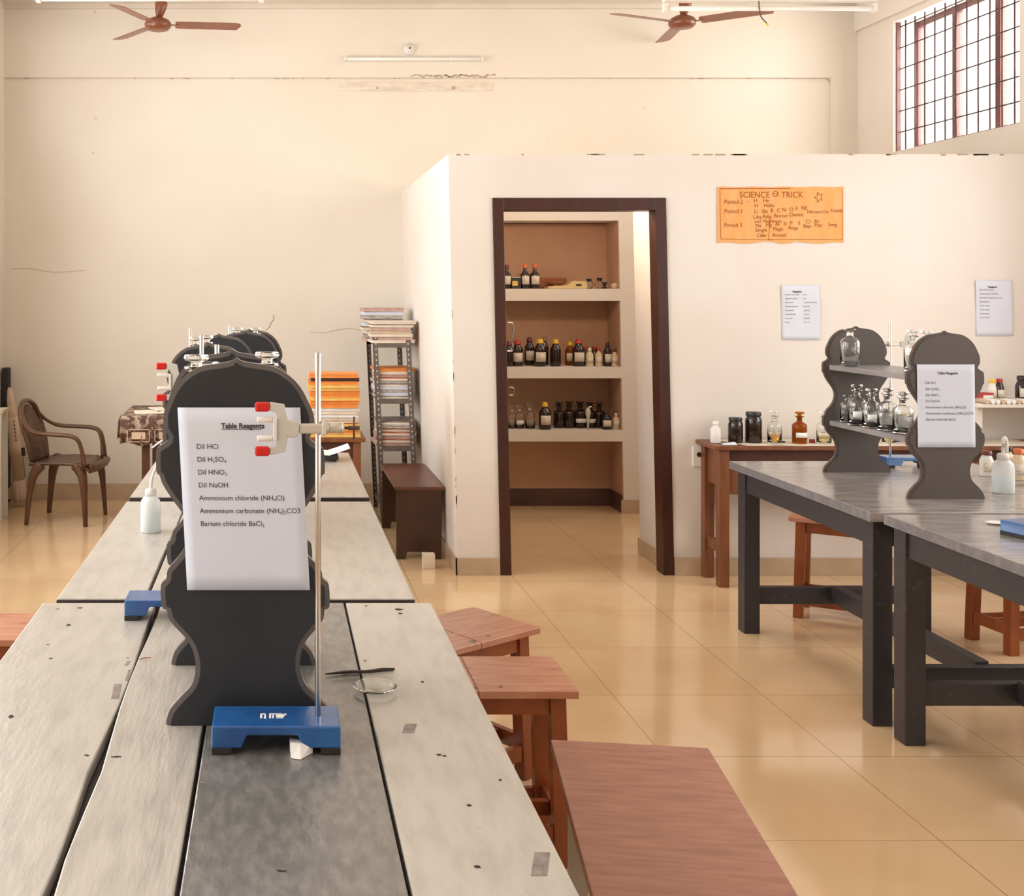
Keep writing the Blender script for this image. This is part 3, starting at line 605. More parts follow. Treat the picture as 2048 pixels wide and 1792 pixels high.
reagent_bottle('large clear unstoppered bottle alone on the top shelf of the right rack', (2.535, 4.96, zt_), .178, .040, stopper=False, group=GB)
reagent_bottle('small clear unstoppered bottle at the left end of the lower rack shelf', (2.545, 5.00, zs_), .128, .031, stopper=False, group=GB, liquid='liquid_clear', lvl=.75)
reagent_bottle('tall clear stoppered bottle with white tag, second on the lower rack shelf', (2.527, 4.885, zs_), .165, .037, lab=True, group=GB)
reagent_bottle('clear stoppered bottle with white tag, third on the lower rack shelf', (2.54, 4.79, zs_), .155, .036, lab=True, group=GB)
reagent_bottle('clear stoppered bottle, fourth on the lower rack shelf, in front of the rod', (2.553, 4.69, zs_), .165, .038, group=GB)
reagent_bottle('clear stoppered bottle nearest the listed board on the lower rack shelf', (2.562, 4.59, zs_), .158, .038, group=GB)
reagent_bottle('clear stoppered bottle left, peeking over the brown-grey board with the list', (2.626, 4.63, zt_), .160, .034, group=GB)
reagent_bottle('clear stoppered bottle right, peeking over the brown-grey board with the list', (2.604, 4.50, zt_), .160, .033, group=GB)
GN = 'stoppered bottles on top of the black racks'
reagent_bottle('clear stoppered bottle peeking over the left shoulder of the nearest black rack', (-.153, 2.19, TH+.475), .200, .038, group=GN)
reagent_bottle('clear bottle just behind the left stopper of the nearest black rack', (-.137, 2.30, TH+.475), .178, .036, group=GN)
reagent_bottle('clear stoppered bottle peeking over the right shoulder of the nearest black rack', (-.016, 2.26, TH+.475), .202, .038, group=GN)
for i, (px, py, Y, lb) in enumerate([(392, 676, 3.75, 'clear stopper over the second black rack, the left of the pair there'), (414, 673, 3.95, 'clear stopper over the second black rack, the right of the pair there'), (475, 657, 4.70, 'glass stopper on the farthest black rack, left of its peak'), (511, 657, 4.78, 'glass stopper on the farthest black rack, right of its peak')]):
    p = P(px, py, Y); reagent_bottle(lb, (p.x, Y, TH+.475), p.z-TH-.475-.008, .036, group=GN)
# ------------------------------------------------------------------ clamp stands
def clamp_stand(label, X, Y, rod_top, clampz=None, flip=False, clampdir=-1, group='blue clamp stands', wd=.225, dp=.10, bolt=True):
    t = thing('clamp_stand', label, 'clamp stand', (X, Y, TH), 0, group); f = -1 if flip else 1
    x0, x1 = -.187, .038; b_ = MB()
    pr = [(x0, .012), (x0+.052, .012), (x0+.062, .034), (x1-.075, .034), (x1-.065, .012), (x1, .012), (x1, .050), (x0, .050)]
    b_.prism([(x*f, z) for x, z in pr], -dp/2, dp/2); base = b_.build('base', 'blue', t, bevel=.003)
    for a in (x0, x1-.035):
        MB().box((a*f, -dp/2, 0), ((a+.035)*f, dp/2, .013)).build('foot_pad', 'rubber', t, bevel=.002)
    MB().cyl((0, 0, .045), (0, 0, rod_top-TH), .0052, n=18).build('rod', 'steel', t, bevel=.001)
    if clampz:
        z = clampz-TH; d = clampdir
        cl = MB().box((-.034*1, -.022, z-.0085), (.012, -.006, z+.0085)).box((.006, -.024, z-.012), (.014, .010, z+.012)).build('boss_head', 'alloy', t, bevel=.003)
        if d > 0: cl.scale = (-1, 1, 1)
        jaw = MB(); S = d
        pl = [(-.034, -.010), (-.042, -.016), (-.054, -.014), (-.058, -.040), (-.086, -.046), (-.086, -.032), (-.078, -.030), (-.073, -.020), (-.073, .020), (-.078, .030), (-.086, .032), (-.086, .048), (-.060, .044), (-.054, .016), (-.034, .012)]
        jaw.prism([(-x*S, zz+z) for x, zz in pl] if S > 0 else [(x, zz+z) for x, zz in pl], -.024, -.018); jw = jaw.build('clamp_jaw', 'alloy_pale', t, bevel=.002)
        for zz in (.033, -.033):
            MB().box((-.112*-S, -.027, z+zz-.0085+(.006 if zz > 0 else -.006)), (-.086*-S, -.013, z+zz+.0085+(.006 if zz > 0 else -.006))).build('rubber_grip', 'red', jw, bevel=.004)
        for zz in (.0165, -.0165):
            MB().cyl((-.108*-S, -.022, z+zz), (-.080*-S, -.022, z+zz), .0055).build('jaw_pin', 'white_metal', jw, bevel=.002)
        MB().box((-.080*-S, -.0275, z-.020), (-.074*-S, -.017, z+.020)).build('jaw_bridge', 'white_metal', jw, bevel=.001)
        sc_ = MB(); sc_.cyl((.014*-S, -.004, z), (.046*-S, -.004, z), .0092).cyl((.014*-S, -.004, z), (.018*-S, -.004, z), .011).cyl((.042*-S, -.004, z), (.046*-S, -.004, z), .011); sc_.build('clamp_sleeve', 'alloy', t)
        sc_ = MB(); sc_.cyl((.046*-S, -.004, z), (.072*-S, -.004, z), .0028).cyl((.064*-S, -.004, z-.02), (.064*-S, -.004, z+.02), .0018, n=8).cyl((.054*-S, -.004, z), (.074*-S, -.004, z), .004, n=8); sc_.build('wing_screw', 'wire', t)
    return t
st = clamp_stand('blue clamp stand in the foreground in front of the nearest black rack', .0765, 2.005, 1.497, EYE-(858-CY)*1.985/F)
# white brush mark on its blue base: printed tooling on the enamel
pb = MB()
for (a, b_, c, d) in [(-.103, -.099, -.012, .010), (-.096, -.0925, -.014, .008), (-.1, -.094, .006, .011), (-.087, -.0835, -.012, .008), (-.0815, -.0785, -.012, .007), (-.087, -.064, .006, .011), (-.075, -.060, -.006, .008), (-.074, -.062, -.012, -.008), (-.060, -.056, .003, .010)]:
    pb.box((a, c, .0501), (b_, d, .0504))
pb.build('white_mark', 'tag_white', st)
clamp_stand('blue clamp stand at the left, partly behind the nearest black rack', -.183, 2.81, 1.50, EYE-(765-CY)*2.77/F)
clamp_stand('clamp stand just behind the nearest black rack, only its rod tip showing', -.130, 2.52, 1.489, flip=True)
clamp_stand('clamp stand on the last left table, left rod tip above the racks', -.341, 4.53, 1.468, flip=True)
clamp_stand('clamp stand on the last left table, right rod tip above the racks', -.206, 5.10, 1.462)
clamp_stand('blue clamp stand behind the right rack beside the bottles', 2.865, 5.24, 1.47, 1.372, flip=True, clampdir=1)
p = MB(); tt = thing('clamp_stand', 'blue clamp stand lying low on the near right table at the photo edge', 'clamp stand', (2.62, 3.75, TH), .25, 'blue clamp stands')
p.prism([(-.187, .012), (-.135, .012), (-.125, .034), (-.035, .034), (-.025, .012), (.038, .012), (.038, .05), (-.187, .05)], -.06, .06).build('base', 'blue', tt, bevel=.003)
for a in (-.187, .003): MB().box((a, -.06, 0), (a+.035, .06, .013)).build('foot_pad', 'rubber', tt)
MB().cyl((0, 0, .045), (0, 0, .69), .0052).build('rod', 'steel', tt)
# small things on the near table
t = thing('folded_paper', 'small folded white paper lying under the front edge of the blue stand', 'paper', (.0398, 1.975, TH))
MB().hexa([(-.012, -.034, .001), (.004, -.040, .001), (.026, -.012, .001), (-.014, .002, .001)], [(-.013, -.020, .022), (.004, -.022, .021), (.026, -.012, .020), (-.014, .002, .022)]).build('paper_fold', 'tag_white', t)
t = thing('watch_glass', 'round clear watch glass dish beside the charred splints', 'glass dish', (.202, 2.27, TH))
MB().lathe([(.001, .0005), (.02, .002), (.035, .006), (.043, .0115), (.0445, .0125), (.043, .0135), (.034, .0078), (.02, .004), (.001, .0024)], 36, cap=False).build('dish', 'glass', t)
for i, (a, b_, z, lb) in enumerate([((.105, 2.362), (.255, 2.395), .004, 'charred black splint, the longer of the two crossing the plank joint'), ((.118, 2.352), (.25, 2.372), .009, 'charred black splint, the shorter, lying on top of the longer one')]):
    a3 = Vector((*a, TH+z)); b3 = Vector((*b_, TH+z)); d = b3-a3
    pts = [a3, a3+d*.3+Vector((0, .003, 0)), a3+d*.6-Vector((0, .002, 0)), a3+d*.8+Vector((0, .003, 0)), b3]
    tag(MB().tube([tuple(q_-a3) for q_ in pts], [.0012, .0035, .0028, .0032, .002], 6).build('charred_splint', 'charred', loc=tuple(a3)), lb, 'stick', 'charred splints')
tag(MB().tube([(-.012, 0, 0), (0, .003, .002), (.014, -.001, .004)], [.001, .002, .001], 6).build('match_stub', 'tan', loc=(-.285, 2.462, TH+.003)), 'tiny pale splinter bridging the left plank joint on the nearest table', 'stick')
t = thing('dish', 'shallow white oval dish mark on the near right table', 'dish', (2.52, 3.93, TH))
MB().lathe([(.001, 0), (.025, .001), (.036, .006), (.037, .007), (.025, .003), (.001, .002)], 28, cap=False, M4=Matrix.Diagonal((1, .8, 1, 1))).build('dish_bowl', 'cap_white', t)
p = P(672, 893, 5.5)
t = thing('curled_paper', 'curled white paper on the far end of the last left table', 'paper', (.26, 5.45, TH))
v = [(x, y, z) for (x, z) in [(-.12, .052), (-.05, .036), (.0, .032), (.05, .048), (.10, .066)] for y in (-.06, .12)]
MB().add(v+[(x, y, z-.0015) for x, y, z in v], [(2*i, 2*i+1, 2*i+3, 2*i+2) for i in range(4)]+[(10+2*i, 12+2*i, 13+2*i, 11+2*i) for i in range(4)]+[(0, 10, 11, 1), (8, 9, 19, 18)]+[(2*i, 2*i+2, 12+2*i, 10+2*i) for i in range(4)]+[(2*i+1, 11+2*i, 13+2*i, 2*i+3) for i in range(4)]).build('sheet', 'tag_white', t)
t = thing('black_stand_base', 'black metal base under the curled paper on the last left table', 'stand', (.245, 5.44, TH))
MB().box((-.09, -.05, .01), (.06, .05, .030)).build('base', 'rubber', t, bevel=.003); MB().box((-.08, -.045, 0), (-.05, .045, .01)).box((.02, -.045, 0), (.05, .045, .01)).build('foot', 'rubber', t)
for tb, x0, L_ in ((TR2, 2.19, 1.285), (TR1, 2.22, 1.35)):
    MB().box((x0-tb.location.x-.0015, 0, TH-.035), (x0-tb.location.x, L_, TH-.001)).build('edge_strip', mat('grey_edge_paint', (.15, .145, .155), (.24, .225, .225), 30, lo=.45, hi=.8, rough=.4), tb)
def top_at(px, py): Y = F*(EYE-TH)/(py-CY); return ((px-CX)*Y/F, Y)
b_ = MB(); ox, oy = near_table.location.x, near_table.location.y
def mark(b_, cx_, cy_, wx, wy, n, seed):
    rd = random.Random(seed); X, Y = top_at(cx_, cy_); X -= ox; Y -= oy
    b_.slab([(X+wx*math.cos(2*PI*k/n)*rd.uniform(.45, 1.1), Y+wy*math.sin(2*PI*k/n)*rd.uniform(.45, 1.1)) for k in range(n)], TH+.0001, TH+.0006)
for k, (x, y, a, c) in enumerate([(137, 1250, .006, .012), (160, 1216, .009, .006), (22, 1433, .006, .010), (102, 1317, .005, .006), (174, 1511, .006, .004), (233, 1514, .010, .004), (797, 1219, .014, .010), (800, 1227, .009, .007), (733, 1212, .006, .004), (878, 1510, .006, .006), (938, 1611, .005, .005), (954, 1734, .006, .005), (889, 1512, .005, .004), (845, 1364, .005, .006), (730, 1322, .005, .004), (562, 1742, .007, .004), (1000, 1560, .004, .004), (115, 1218, .006, .003), (96, 1289, .005, .003), (255, 1316, .004, .003)]):
    mark(b_, x, y, a, c, 9, k)
b_.build('burn_mark', 'charred', near_table)
b_ = MB()
for (x0, x1, ya, yb) in [(222, 244, 1368, 1398), (248, 262, 1322, 1331), (250, 262, 1340, 1362), (804, 834, 1448, 1466), (1062, 1100, 1705, 1752)]:
    (a, c), (d, e), (f, g), (h, k) = top_at(x0, yb), top_at(x1-6, yb), top_at(x1, ya), top_at(x0+7, ya)
    b_.slab([(a-ox, c-oy), (d-ox, e-oy), (f-ox, g-oy), (h-ox, k-oy)], TH+.0001, TH+.0004)
b_.build('tape_mark', mat('old_tape_mark', (.17, .13, .12), (.30, .26, .23), 60, rough=.5), near_table)
# ------------------------------------------------------------------ stools and bench
def make_stool(label, loc, rz, group, L_=.41, W_=.305, H=.5, seat='stool_seat'):
    t = thing('stool', label, 'stool', loc, rz, group); hx, hy = L_/2, W_/2
    MB().box((-hx, -hy, H-.022), (-hx+.13, hy, H)).box((-hx+.1305, -hy, H-.022), (hx, hy, H)).build('seat', seat, t, bevel=.003)
    ix, iy, lw = hx-.03, hy-.025, .045
    for sx in (-1, 1):
        for sy in (-1, 1):
            q_ = [(sx*ix, sy*iy), (sx*(ix-lw), sy*iy), (sx*(ix-lw), sy*(iy-lw)), (sx*ix, sy*(iy-lw))]
            if sx*sy < 0: q_ = q_[::-1]
            sp = .012; MB().hexa([(x+sx*sp, y+sy*sp, 0) for x, y in q_], [(x, y, H-.022) for x, y in q_]).build('leg', 'stool', t, bevel=.002)
    zt = H-.022
    for sy in (-1, 1): MB().box((-ix+lw, sy*(iy-.008), zt-.055), (ix-lw, sy*(iy-.028), zt)).build('apron', 'stool', t)
    for sx in (-1, 1): MB().box((sx*(ix-.008), -iy+lw, zt-.055), (sx*(ix-.028), iy-lw, zt)).build('apron', 'stool', t)
    for sx in (-1, 1): MB().box((sx*(ix+.004), -iy+lw-.008, .085), (sx*(ix-.018), iy-lw+.008, .135)).build('stretcher', 'stool', t)
    MB().box((-ix+.02, -.012, .09), (ix-.02, .012, .13)).build('stretcher', 'stool', t)
    for sy in (-1, 1): MB().box((-ix+lw-.008, sy*(iy+.004), .065), (ix-lw+.008, sy*(iy-.016), .115)).build('stretcher', 'stool', t)
    return t
GS = 'wooden lab stools'
s0 = make_stool('wooden stool square to the nearest table, dotted with nail holes', (.640, 3.275, 0), 0, GS)
dup(s0, (.625, 3.73, 0), math.radians(36), 'wooden stool turned cornerwise behind the nail-holed stool', GS)
dup(s0, (-1.02, 3.74, 0), 0, 'wooden stool at the left photo edge beside the nearest table', GS)
dup(s0, (2.80, 5.60, 0), math.radians(-32), 'orange-brown stool under the far right table', GS)
dup(s0, (3.42, 5.14, 0), math.radians(8), 'orange-brown stool behind the near right table at the photo edge', GS)
an = -math.atan(.14)
t = thing('bench', 'long reddish-brown wooden bench in the foreground at the lower right', 'bench', (.868, 2.76, 0), an)
MB().box((-.187, -1.25, .475), (.187, 0, .5)).build('bench_top', 'stool_seat2', t, bevel=.003)
for y in (-.27, -1.15):
    for sx in (-1, 1): MB().box((sx*.172, y, 0), (sx*.132, y+.05, .475)).build('leg', 'pale_leg', t, bevel=.002)
for sx in (-1, 1): MB().box((sx*.165, -1.1, .42), (sx*.145, -.27, .475)).build('apron', 'stool', t)
for y in (-.255, -1.135): MB().box((-.13, y, .12), (.13, y+.02, .16)).build('stretcher', 'pale_leg', t)
# ------------------------------------------------------------------ narrow wooden table against the partition, right
ZW = .777
t = thing('side_table', 'narrow brown wooden table of bottles against the partition wall', 'table', (2.40, 6.13, 0))
MB().box((0, 0, ZW-.024), (1.95, .295, ZW)).build('tabletop', 'desk_wood', t, bevel=.003)
MB().box((.05, .055, ZW-.095), (1.9, .07, ZW-.024)).build('drawer_rail', 'desk_dark', t)
MB().box((.05, .040, ZW-.27), (1.9, .058, ZW-.095)).build('apron', 'desk_wood', t)
MB().box((.05, .075, ZW-.23), (.068, .235, ZW-.024)).build('side_apron', 'desk_wood', t)
for x in (.03, 1.86):
    for y in (.02, .235): MB().box((x, y, 0), (x+.055, y+.055, ZW-.024)).build('leg', 'desk_wood', t, bevel=.003)
MB().box((.045, .075, .18), (.07, .235, .24)).build('stretcher', 'desk_wood', t)
t = thing('table_runner', 'thin white paper runner under the bottles on the narrow table', 'paper runner', (2.40, 6.13, ZW))
poly = [(.10+.0*i, .27) for i in range(1)]+[(1.8, .27)]+[(1.8-i*.09, -.004+.012*math.sin(i*1.7)+(.02 if i > 15 else 0)) for i in range(19)]
MB().slab([(x, max(y, .0015)) for x, y in reversed(poly)], .0002, .0022).build('sheet', 'paper_warm', t)
def on_w(px, y=.13): Y = 6.13+y; return ((px-CX)*Y/F, Y, ZW+.0024)
kW = 6.25/F
screw_bottle('plastic_bottle', 'small white plastic bottle at the left end of the narrow table', on_w(1431, .12), 43*kW, 10*kW, 'cap_white', 'cap_white', lab=False, capr=.55)
jar('shorter dark brown jar, second from the left on the narrow table', on_w(1471), 50*kW, 14*kW, 'dark_bottle', 'cap_black', 'dark jars on the narrow table')
jar('taller dark brown jar, third from the left on the narrow table', on_w(1507), 61*kW, 16*kW, 'dark_bottle', 'cap_black', 'dark jars on the narrow table')
GW = 'reagent bottles on the narrow table'
reagent_bottle('clear reagent bottle with orange liquid beside the dark jars', on_w(1549, .09), 60*kW, 13.5*kW, liquid='liquid_orange', lvl=.42, group=GW)
reagent_bottle('amber reagent bottle with white tag on the narrow table', on_w(1599, .09), 59*kW, 14*kW, glass='amber', liquid='amber', lvl=.6, lab=True, group=GW)
reagent_bottle('clear bottle with pale yellow liquid half hidden by the right rack', on_w(1648, .09), 58*kW, 14*kW, liquid='liquid_yellow', lvl=.3, group=GW)
reagent_bottle('left of two clear yellow-liquid bottles seen under the rack shelf', on_w(1778, .10), 58*kW, 13*kW, liquid='liquid_yellow', lvl=.5, group=GW)
reagent_bottle('right of two clear yellow-liquid bottles seen under the rack shelf', on_w(1806, .10), 58*kW, 13*kW, liquid='liquid_yellow', lvl=.5, group=GW)
q_ = on_w(1624, .12); tag(MB().box((-.013, -.012, 0), (.013, .012, .020)).build('rubber_bung', 'cap_red', loc=q_, bevel=.003), 'small red-brown block between the amber bottle and the yellow one', 'block')
q_ = on_w(1567, .13); tag(MB().lathe([(.001, 0), (.009, 0), (.007, .008), (.001, .009)], 12).build('bottle_stopper', 'cap_black', loc=q_), 'tiny dark stopper lying between the orange and the amber bottle', 'stopper')
# crumpled paper by the short jar
q_ = on_w(1460, .05); tag(MB().hexa([(-.045, -.03, 0), (.03, -.035, 0), (.04, .02, 0), (-.04, .03, 0)], [(-.03, -.02, .008), (.02, -.02, .016), (.03, .015, .012), (-.03, .02, .005)]).build('crumpled_paper', 'paper', loc=q_, bevel=.003), 'crumpled white paper scrap at the foot of the shorter dark jar', 'paper')
# switch box on the wall left of it
t = thing('socket_plate', 'small cream wall socket behind the left leg of the narrow table', 'wall socket', ((1395-CX)*kp, YP, EYE-(912-CY)*kp))
MB().box((-.03, -.012, -.06), (.03, 0, .06)).build('plate', 'cap_white', t, bevel=.003); MB().cyl((.005, -.016, .01), (.005, -.011, .01), .014).build('socket_hole', 'cap_black', t)
# white wall shelf at right with its bottles
zsf = EYE-(806-CY)*6.2/F
ws = thing('wall_shelf', 'white shelf fixed to the partition at the right photo edge', 'shelf', (3.86, YP, zsf))
MB().box((-.02, -.28, -.022), (.66, 0, 0)).build('shelf_board', 'wall_white', ws, bevel=.003)
MB().box((.02, -.22, -.14), (.045, 0, -.022)).build('bracket', 'wall_white', ws)
def on_s(px, y=.12): Y = YP-y-.1; return ((px-CX)*Y/F, Y, zsf)
GX = 'bottles on the white wall shelf'
ksh = 6.2/F
screw_bottle('plastic_bottle', 'white plastic bottle with yellow cap on the white wall shelf', on_s(1984, .03), 45*ksh, 8*ksh, 'cap_white', 'yellow', capr=.7, group=GX)
screw_bottle('glass_bottle', 'brown bottle with red cap on the white wall shelf', on_s(1999, .03), 46*ksh, 8*ksh, 'dark_bottle', 'cap_red', capr=.7, group=GX)
screw_bottle('glass_bottle', 'black bottle with a white label on the wall shelf at the photo edge', on_s(2045, .03), 52*ksh, 13*ksh, 'dark_bottle', 'cap_black', capr=.75, group=GX)
q_ = on_s(1970, .03); t = thing('cardboard_box', 'small red and white box on the wall shelf beside the yellow-capped bottle', 'box', q_)
MB().box((-.03, -.03, 0), (.03, .03, .05)).build('carton', 'cap_red', t); MB().box((-.028, -.0312, .012), (.028, -.03, .036)).build('paper_label', 'tag_white', t)
for i in range(9):
    q_ = on_s(1962+i*10.5, .13); tag(MB().cyl((0, 0, .012), (0, .11, .012), .012, n=12).build('chalk_tube', 'cap_white' if i % 3 else 'card', loc=(q_[0], q_[1]-.06, zsf)), 'small pale tube lying on the shelf edge, %s from the left' % ['first', 'second', 'third', 'fourth', 'fifth', 'sixth', 'seventh', 'eighth', 'ninth'][i], 'tube', 'pale tubes lying on the wall shelf')
# jars on the far right table edge
GJ = 'plastic jars on the far right table'
screw_bottle('plastic_jar', 'white jar with maroon lid and label on the far right table', ((1973-CX)/452, F/452, TH), 50/452, 12.5/452, 'cap_white', 'cap_maroon', capr=.75, group=GJ, cat='jar')
screw_bottle('plastic_jar', 'pale bottle with black cap behind the squeeze bottle at right', ((2018-CX)/450, F/450, TH), 56/450, 10/450, 'cream_bottle', 'cap_black', capr=.5, group=GJ, lab=False, cat='jar')
screw_bottle('plastic_jar', 'pale jar with orange cap and dark label at the right photo edge', ((2037-CX)/462, F/462, TH), 62/462, 12.5/462, 'cream_bottle', 'cap_orange', capr=.72, group=GJ, cat='jar')
tag(MB().tube([(-.02, 0, .004), (0, .002, .004), (.022, -.004, .004)], .003, 6).build('wood_splint', 'tan', loc=(3.12, 4.72, TH)), 'short pale splint lying in front of the orange-capped jar', 'stick')
# ------------------------------------------------------------------ storeroom shelves
def on_n(px, si, y=.08): Y = YS+y; return ((px-CX)*Y/F, Y, sl[si][1])
kn = 8.32/F
ORD = ['first', 'second', 'third', 'fourth', 'fifth', 'sixth', 'seventh', 'eighth', 'ninth', 'tenth', 'eleventh', 'twelfth', 'thirteenth']
G = 'items on the top storeroom shelf'
screw_bottle('glass_bottle', 'dark bottle half hidden by the door frame on the top storeroom shelf', on_n(1013, 0), 48*kn, 9.5*kn, 'dark_bottle', 'cap_maroon', capr=.45, group=G, shoulder=.55)
t = thing('small_box', 'small dark box with yellow label on the top storeroom shelf', 'box', on_n(1031, 0)); MB().box((-.035, -.03, 0), (.035, .03, .082)).build('carton', 'cap_black', t, bevel=.003)
MB().box((-.03, -.0315, .022), (.01, -.0301, .058)).build('paper_label', 'fol_yellow', t); MB().box((-.033, -.028, .082), (.033, .028, .086)).build('lid', 'tag_white', t)
screw_bottle('glass_bottle', 'left dark bottle with orange cap on the top storeroom shelf', on_n(1050, 0), 49*kn, 9*kn, 'dark_bottle', 'cap_orange', capr=.45, group=G, shoulder=.55)
screw_bottle('glass_bottle', 'right dark bottle with orange cap on the top storeroom shelf', on_n(1069.5, 0), 49*kn, 9.6*kn, 'dark_bottle', 'cap_orange', capr=.45, group=G, shoulder=.55)
t = thing('weighing_balance', 'cream kitchen balance with a brown pan on the top storeroom shelf', 'balance', on_n(1131, 0, .13))
MB().prism([(-.145, 0), (.145, 0), (.145, .03), (.135, .055), (.04, .06), (-.005, .025), (-.145, .018)], -.07, .07).build('balance_body', 'scale_body', t, bevel=.006)
MB().lathe([(.001, .036), (.05, .036), (.062, .05), (.060, .052), (.001, .045)], 24, cap=False, M4=Matrix.Translation((-.08, 0, 0))).build('pan', 'brown_tray', t)
MB().cyl((-.08, 0, .018), (-.08, 0, .04), .02).build('pan_post', 'steel', t); MB().box((.06, -.0715, .02), (.10, -.0701, .034)).build('display', 'cap_black', t)
t = thing('brown_tray', 'flat brown tray behind the balance on the top storeroom shelf', 'tray', on_n(1105, 0, .25)); MB().box((-.13, -.03, 0), (.1, .03, .085)).build('tray_body', 'brown_tray', t, bevel=.01)
for i, (px, hh, mm) in enumerate([(1178, .075, 'glass'), (1188, .06, 'tan'), (1199, .08, 'glass'), (1209, .05, 'cap_black')]):
    q_ = on_n(px, 0, .1); tag(MB().lathe([(.001, 0), (.022, 0), (.02, .004), (.006, hh*.4), (.010, hh*.5), (.022, hh), (.018, hh), (.001, hh*.5)], 16, cap=False).build('funnel', mm, loc=q_), 'small funnel, %s from the left beside the balance' % ORD[i], 'funnel', 'small funnels on the top storeroom shelf')
tag(MB().lathe([(.001, 0), (.02, .003), (.027, .02), (.02, .038), (.001, .044)], 18, cap=False).build('round_ball', 'cream_bottle', loc=on_n(1229, 0, .08)), 'small pale ball at the right end of the top storeroom shelf', 'ball')
G = 'bottles on the middle storeroom shelf'
mid = [(1018, 50, 9, 'dark_bottle', 'cap_maroon', 0, .08), (1035, 52, 11, 'dark_bottle', 'cap_red', 1, .1), (1059, 57, 10, 'dark_bottle', 'cap_maroon', 1, .2), (1080, 55, 12, 'dark_bottle', 'yellow', 1, .07), (1089, 58, 8, 'dark_bottle', 'tan', 0, .24), (1111, 54, 10.5, 'dark_bottle', 'yellow', 0, .09), (1140, 48, 10, 'amber', 'yellow', 1, .2), (1157, 54, 12, 'dark_bottle', 'cap_red', 1, .09)]
for i, (px, h, r_, bo, ca, la, yy) in enumerate(mid):
    screw_bottle('glass_bottle', '%s bottle with %s cap, %s from the left on the middle storeroom shelf' % ('amber' if bo == 'amber' else 'dark', {'cap_maroon': 'maroon', 'cap_red': 'red', 'yellow': 'yellow', 'tan': 'brown'}[ca], ORD[i]), on_n(px, 1, yy), h*kn, r_*kn, bo, ca, lab=bool(la), capr=.6, cone=True, group=G)
for i, (px, h, r_, bo, ca, lb) in enumerate([(1179, 37, 8, 'cream_bottle', 'cap_white', 'cream dropper bottle with white cap on the middle storeroom shelf'), (1197, 37, 7, 'cream_bottle', 'cap_red', 'cream dropper bottle with red cap on the middle storeroom shelf'), (1215, 48, 8, 'dark_bottle', 'cap_black', 'slim dark bottle with black cap on the middle storeroom shelf'), (1229, 35, 7, 'cream_bottle', 'cap_maroon', 'small pale bottle with maroon cap at the right end of the middle storeroom shelf')]):
    screw_bottle('dropper_bottle' if i < 2 else 'glass_bottle', lb, on_n(px, 1, .08), h*kn, r_*kn, bo, ca, lab=True, capr=.5, cone=True, group=G)
for i, px in enumerate((1172, 1189)): screw_bottle('glass_bottle', ['left', 'right'][i]+' red-capped bottle behind the cream droppers on the middle storeroom shelf', on_n(px, 1, .2), 38*kn, 7*kn, 'dark_bottle', 'cap_red', lab=False, capr=.7, group=G)
G = 'items on the lower storeroom shelf'
for i, (px, h, r_) in enumerate([(1024, 42, 8), (1039, 44, 9), (1060, 46, 10), (1118, 48, 11), (1138, 50, 12), (1160, 50, 13), (1180, 48, 12), (1198, 48, 11)]):
    q_ = on_n(px, 2, .16 if i > 2 else .1)
    tt = reagent_bottle('clear glass reagent bottle, %s from the left on the lower storeroom shelf' % ORD[i], q_, h*kn, r_*kn, glass='glass' if i < 3 else 'dark_bottle', stopper=True, lab=(i in (1, 5, 6)), group=G)
    if i >= 3: tt['label'] = 'dark glass reagent bottle, %s in the row on the lower storeroom shelf' % ORD[i]
screw_bottle('glass_bottle', 'dark bottle with yellow cap and square label on the lower storeroom shelf', on_n(1090, 2, .06), 54*kn, 12*kn, 'dark_bottle', 'yellow', capr=.5, cone=True, group=G)
t = thing('rubber_dropper', 'grey rubber bulb dropper standing on the lower storeroom shelf', 'dropper', on_n(1176, 2, .05)); MB().lathe([(.001, 0), (.008, 0), (.009, .07), (.018, .11), (.02, .13), (.012, .155), (.001, .16)], 16, cap=False).build('bulb', 'alloy_pale', t); MB().tube([(0, 0, .15), (.01, 0, .165), (.025, 0, .165)], .007).build('spout', 'alloy_pale', t)
screw_bottle('glass_bottle', 'small dark bottle with pink label on the lower storeroom shelf', on_n(1213, 2, .06), 36*kn, 10*kn, 'dark_bottle', 'cap_black', capr=.5, group=G)
screw_bottle('plastic_bottle', 'tan plastic bottle at the right end of the lower storeroom shelf', on_n(1232, 2, .06), 32*kn, 7*kn, 'cream_bottle', 'cap_white', capr=.45, group=G)
# ------------------------------------------------------------------ back-left furniture
# plain desk with the folder stack
t = thing('writing_desk', 'dark wooden desk with a tall stack of yellow folders', 'desk', (-.10, 6.45, 0))
MB().box((-.45, 0, .755), (.62, .55, .78)).build('desktop', 'desk_wood', t, bevel=.003)
MB().box((-.40, .03, .66), (.58, .05, .755)).build('apron', 'desk_dark', t)
for x in (-.43, .55):
    for y in (.02, .48): MB().box((x, y, 0), (x+.045, y+.045, .755)).build('leg', 'desk_wood', t, bevel=.002)
def fol(i, n, x, y, z, wx, wy, h, m, lbl, group, rz=0, name='file_folder', cat='folder', par=None):
    t = thing(name, lbl, cat, (x, y, z), rz, group)
    MB().box((-wx, -wy, 0), (wx, wy, .0018)).box((-wx, -wy, h-.0018), (wx, wy, h-.0003)).box((-wx, -wy, .0018), (-wx+.002, wy, h-.0018)).build('cover', m, t)
    MB().box((-wx+.003, -wy+.003, .0018), (wx-.003, wy-.003, h-.0018)).build('pages', 'paper_warm' if m not in ('mag_dark',) else 'newsprint', t)
cols = ['fol_yellow', 'fol_orange', 'fol_yellow', 'fol_yellow', 'fol_brown', 'paper_warm', 'paper', 'card', 'paper', 'fol_orange', 'fol_orange', 'fol_yellow', 'fol_orange', 'fol_orange', 'fol_yellow', 'fol_yellow', 'fol_orange', 'fol_black', 'fol_orange']
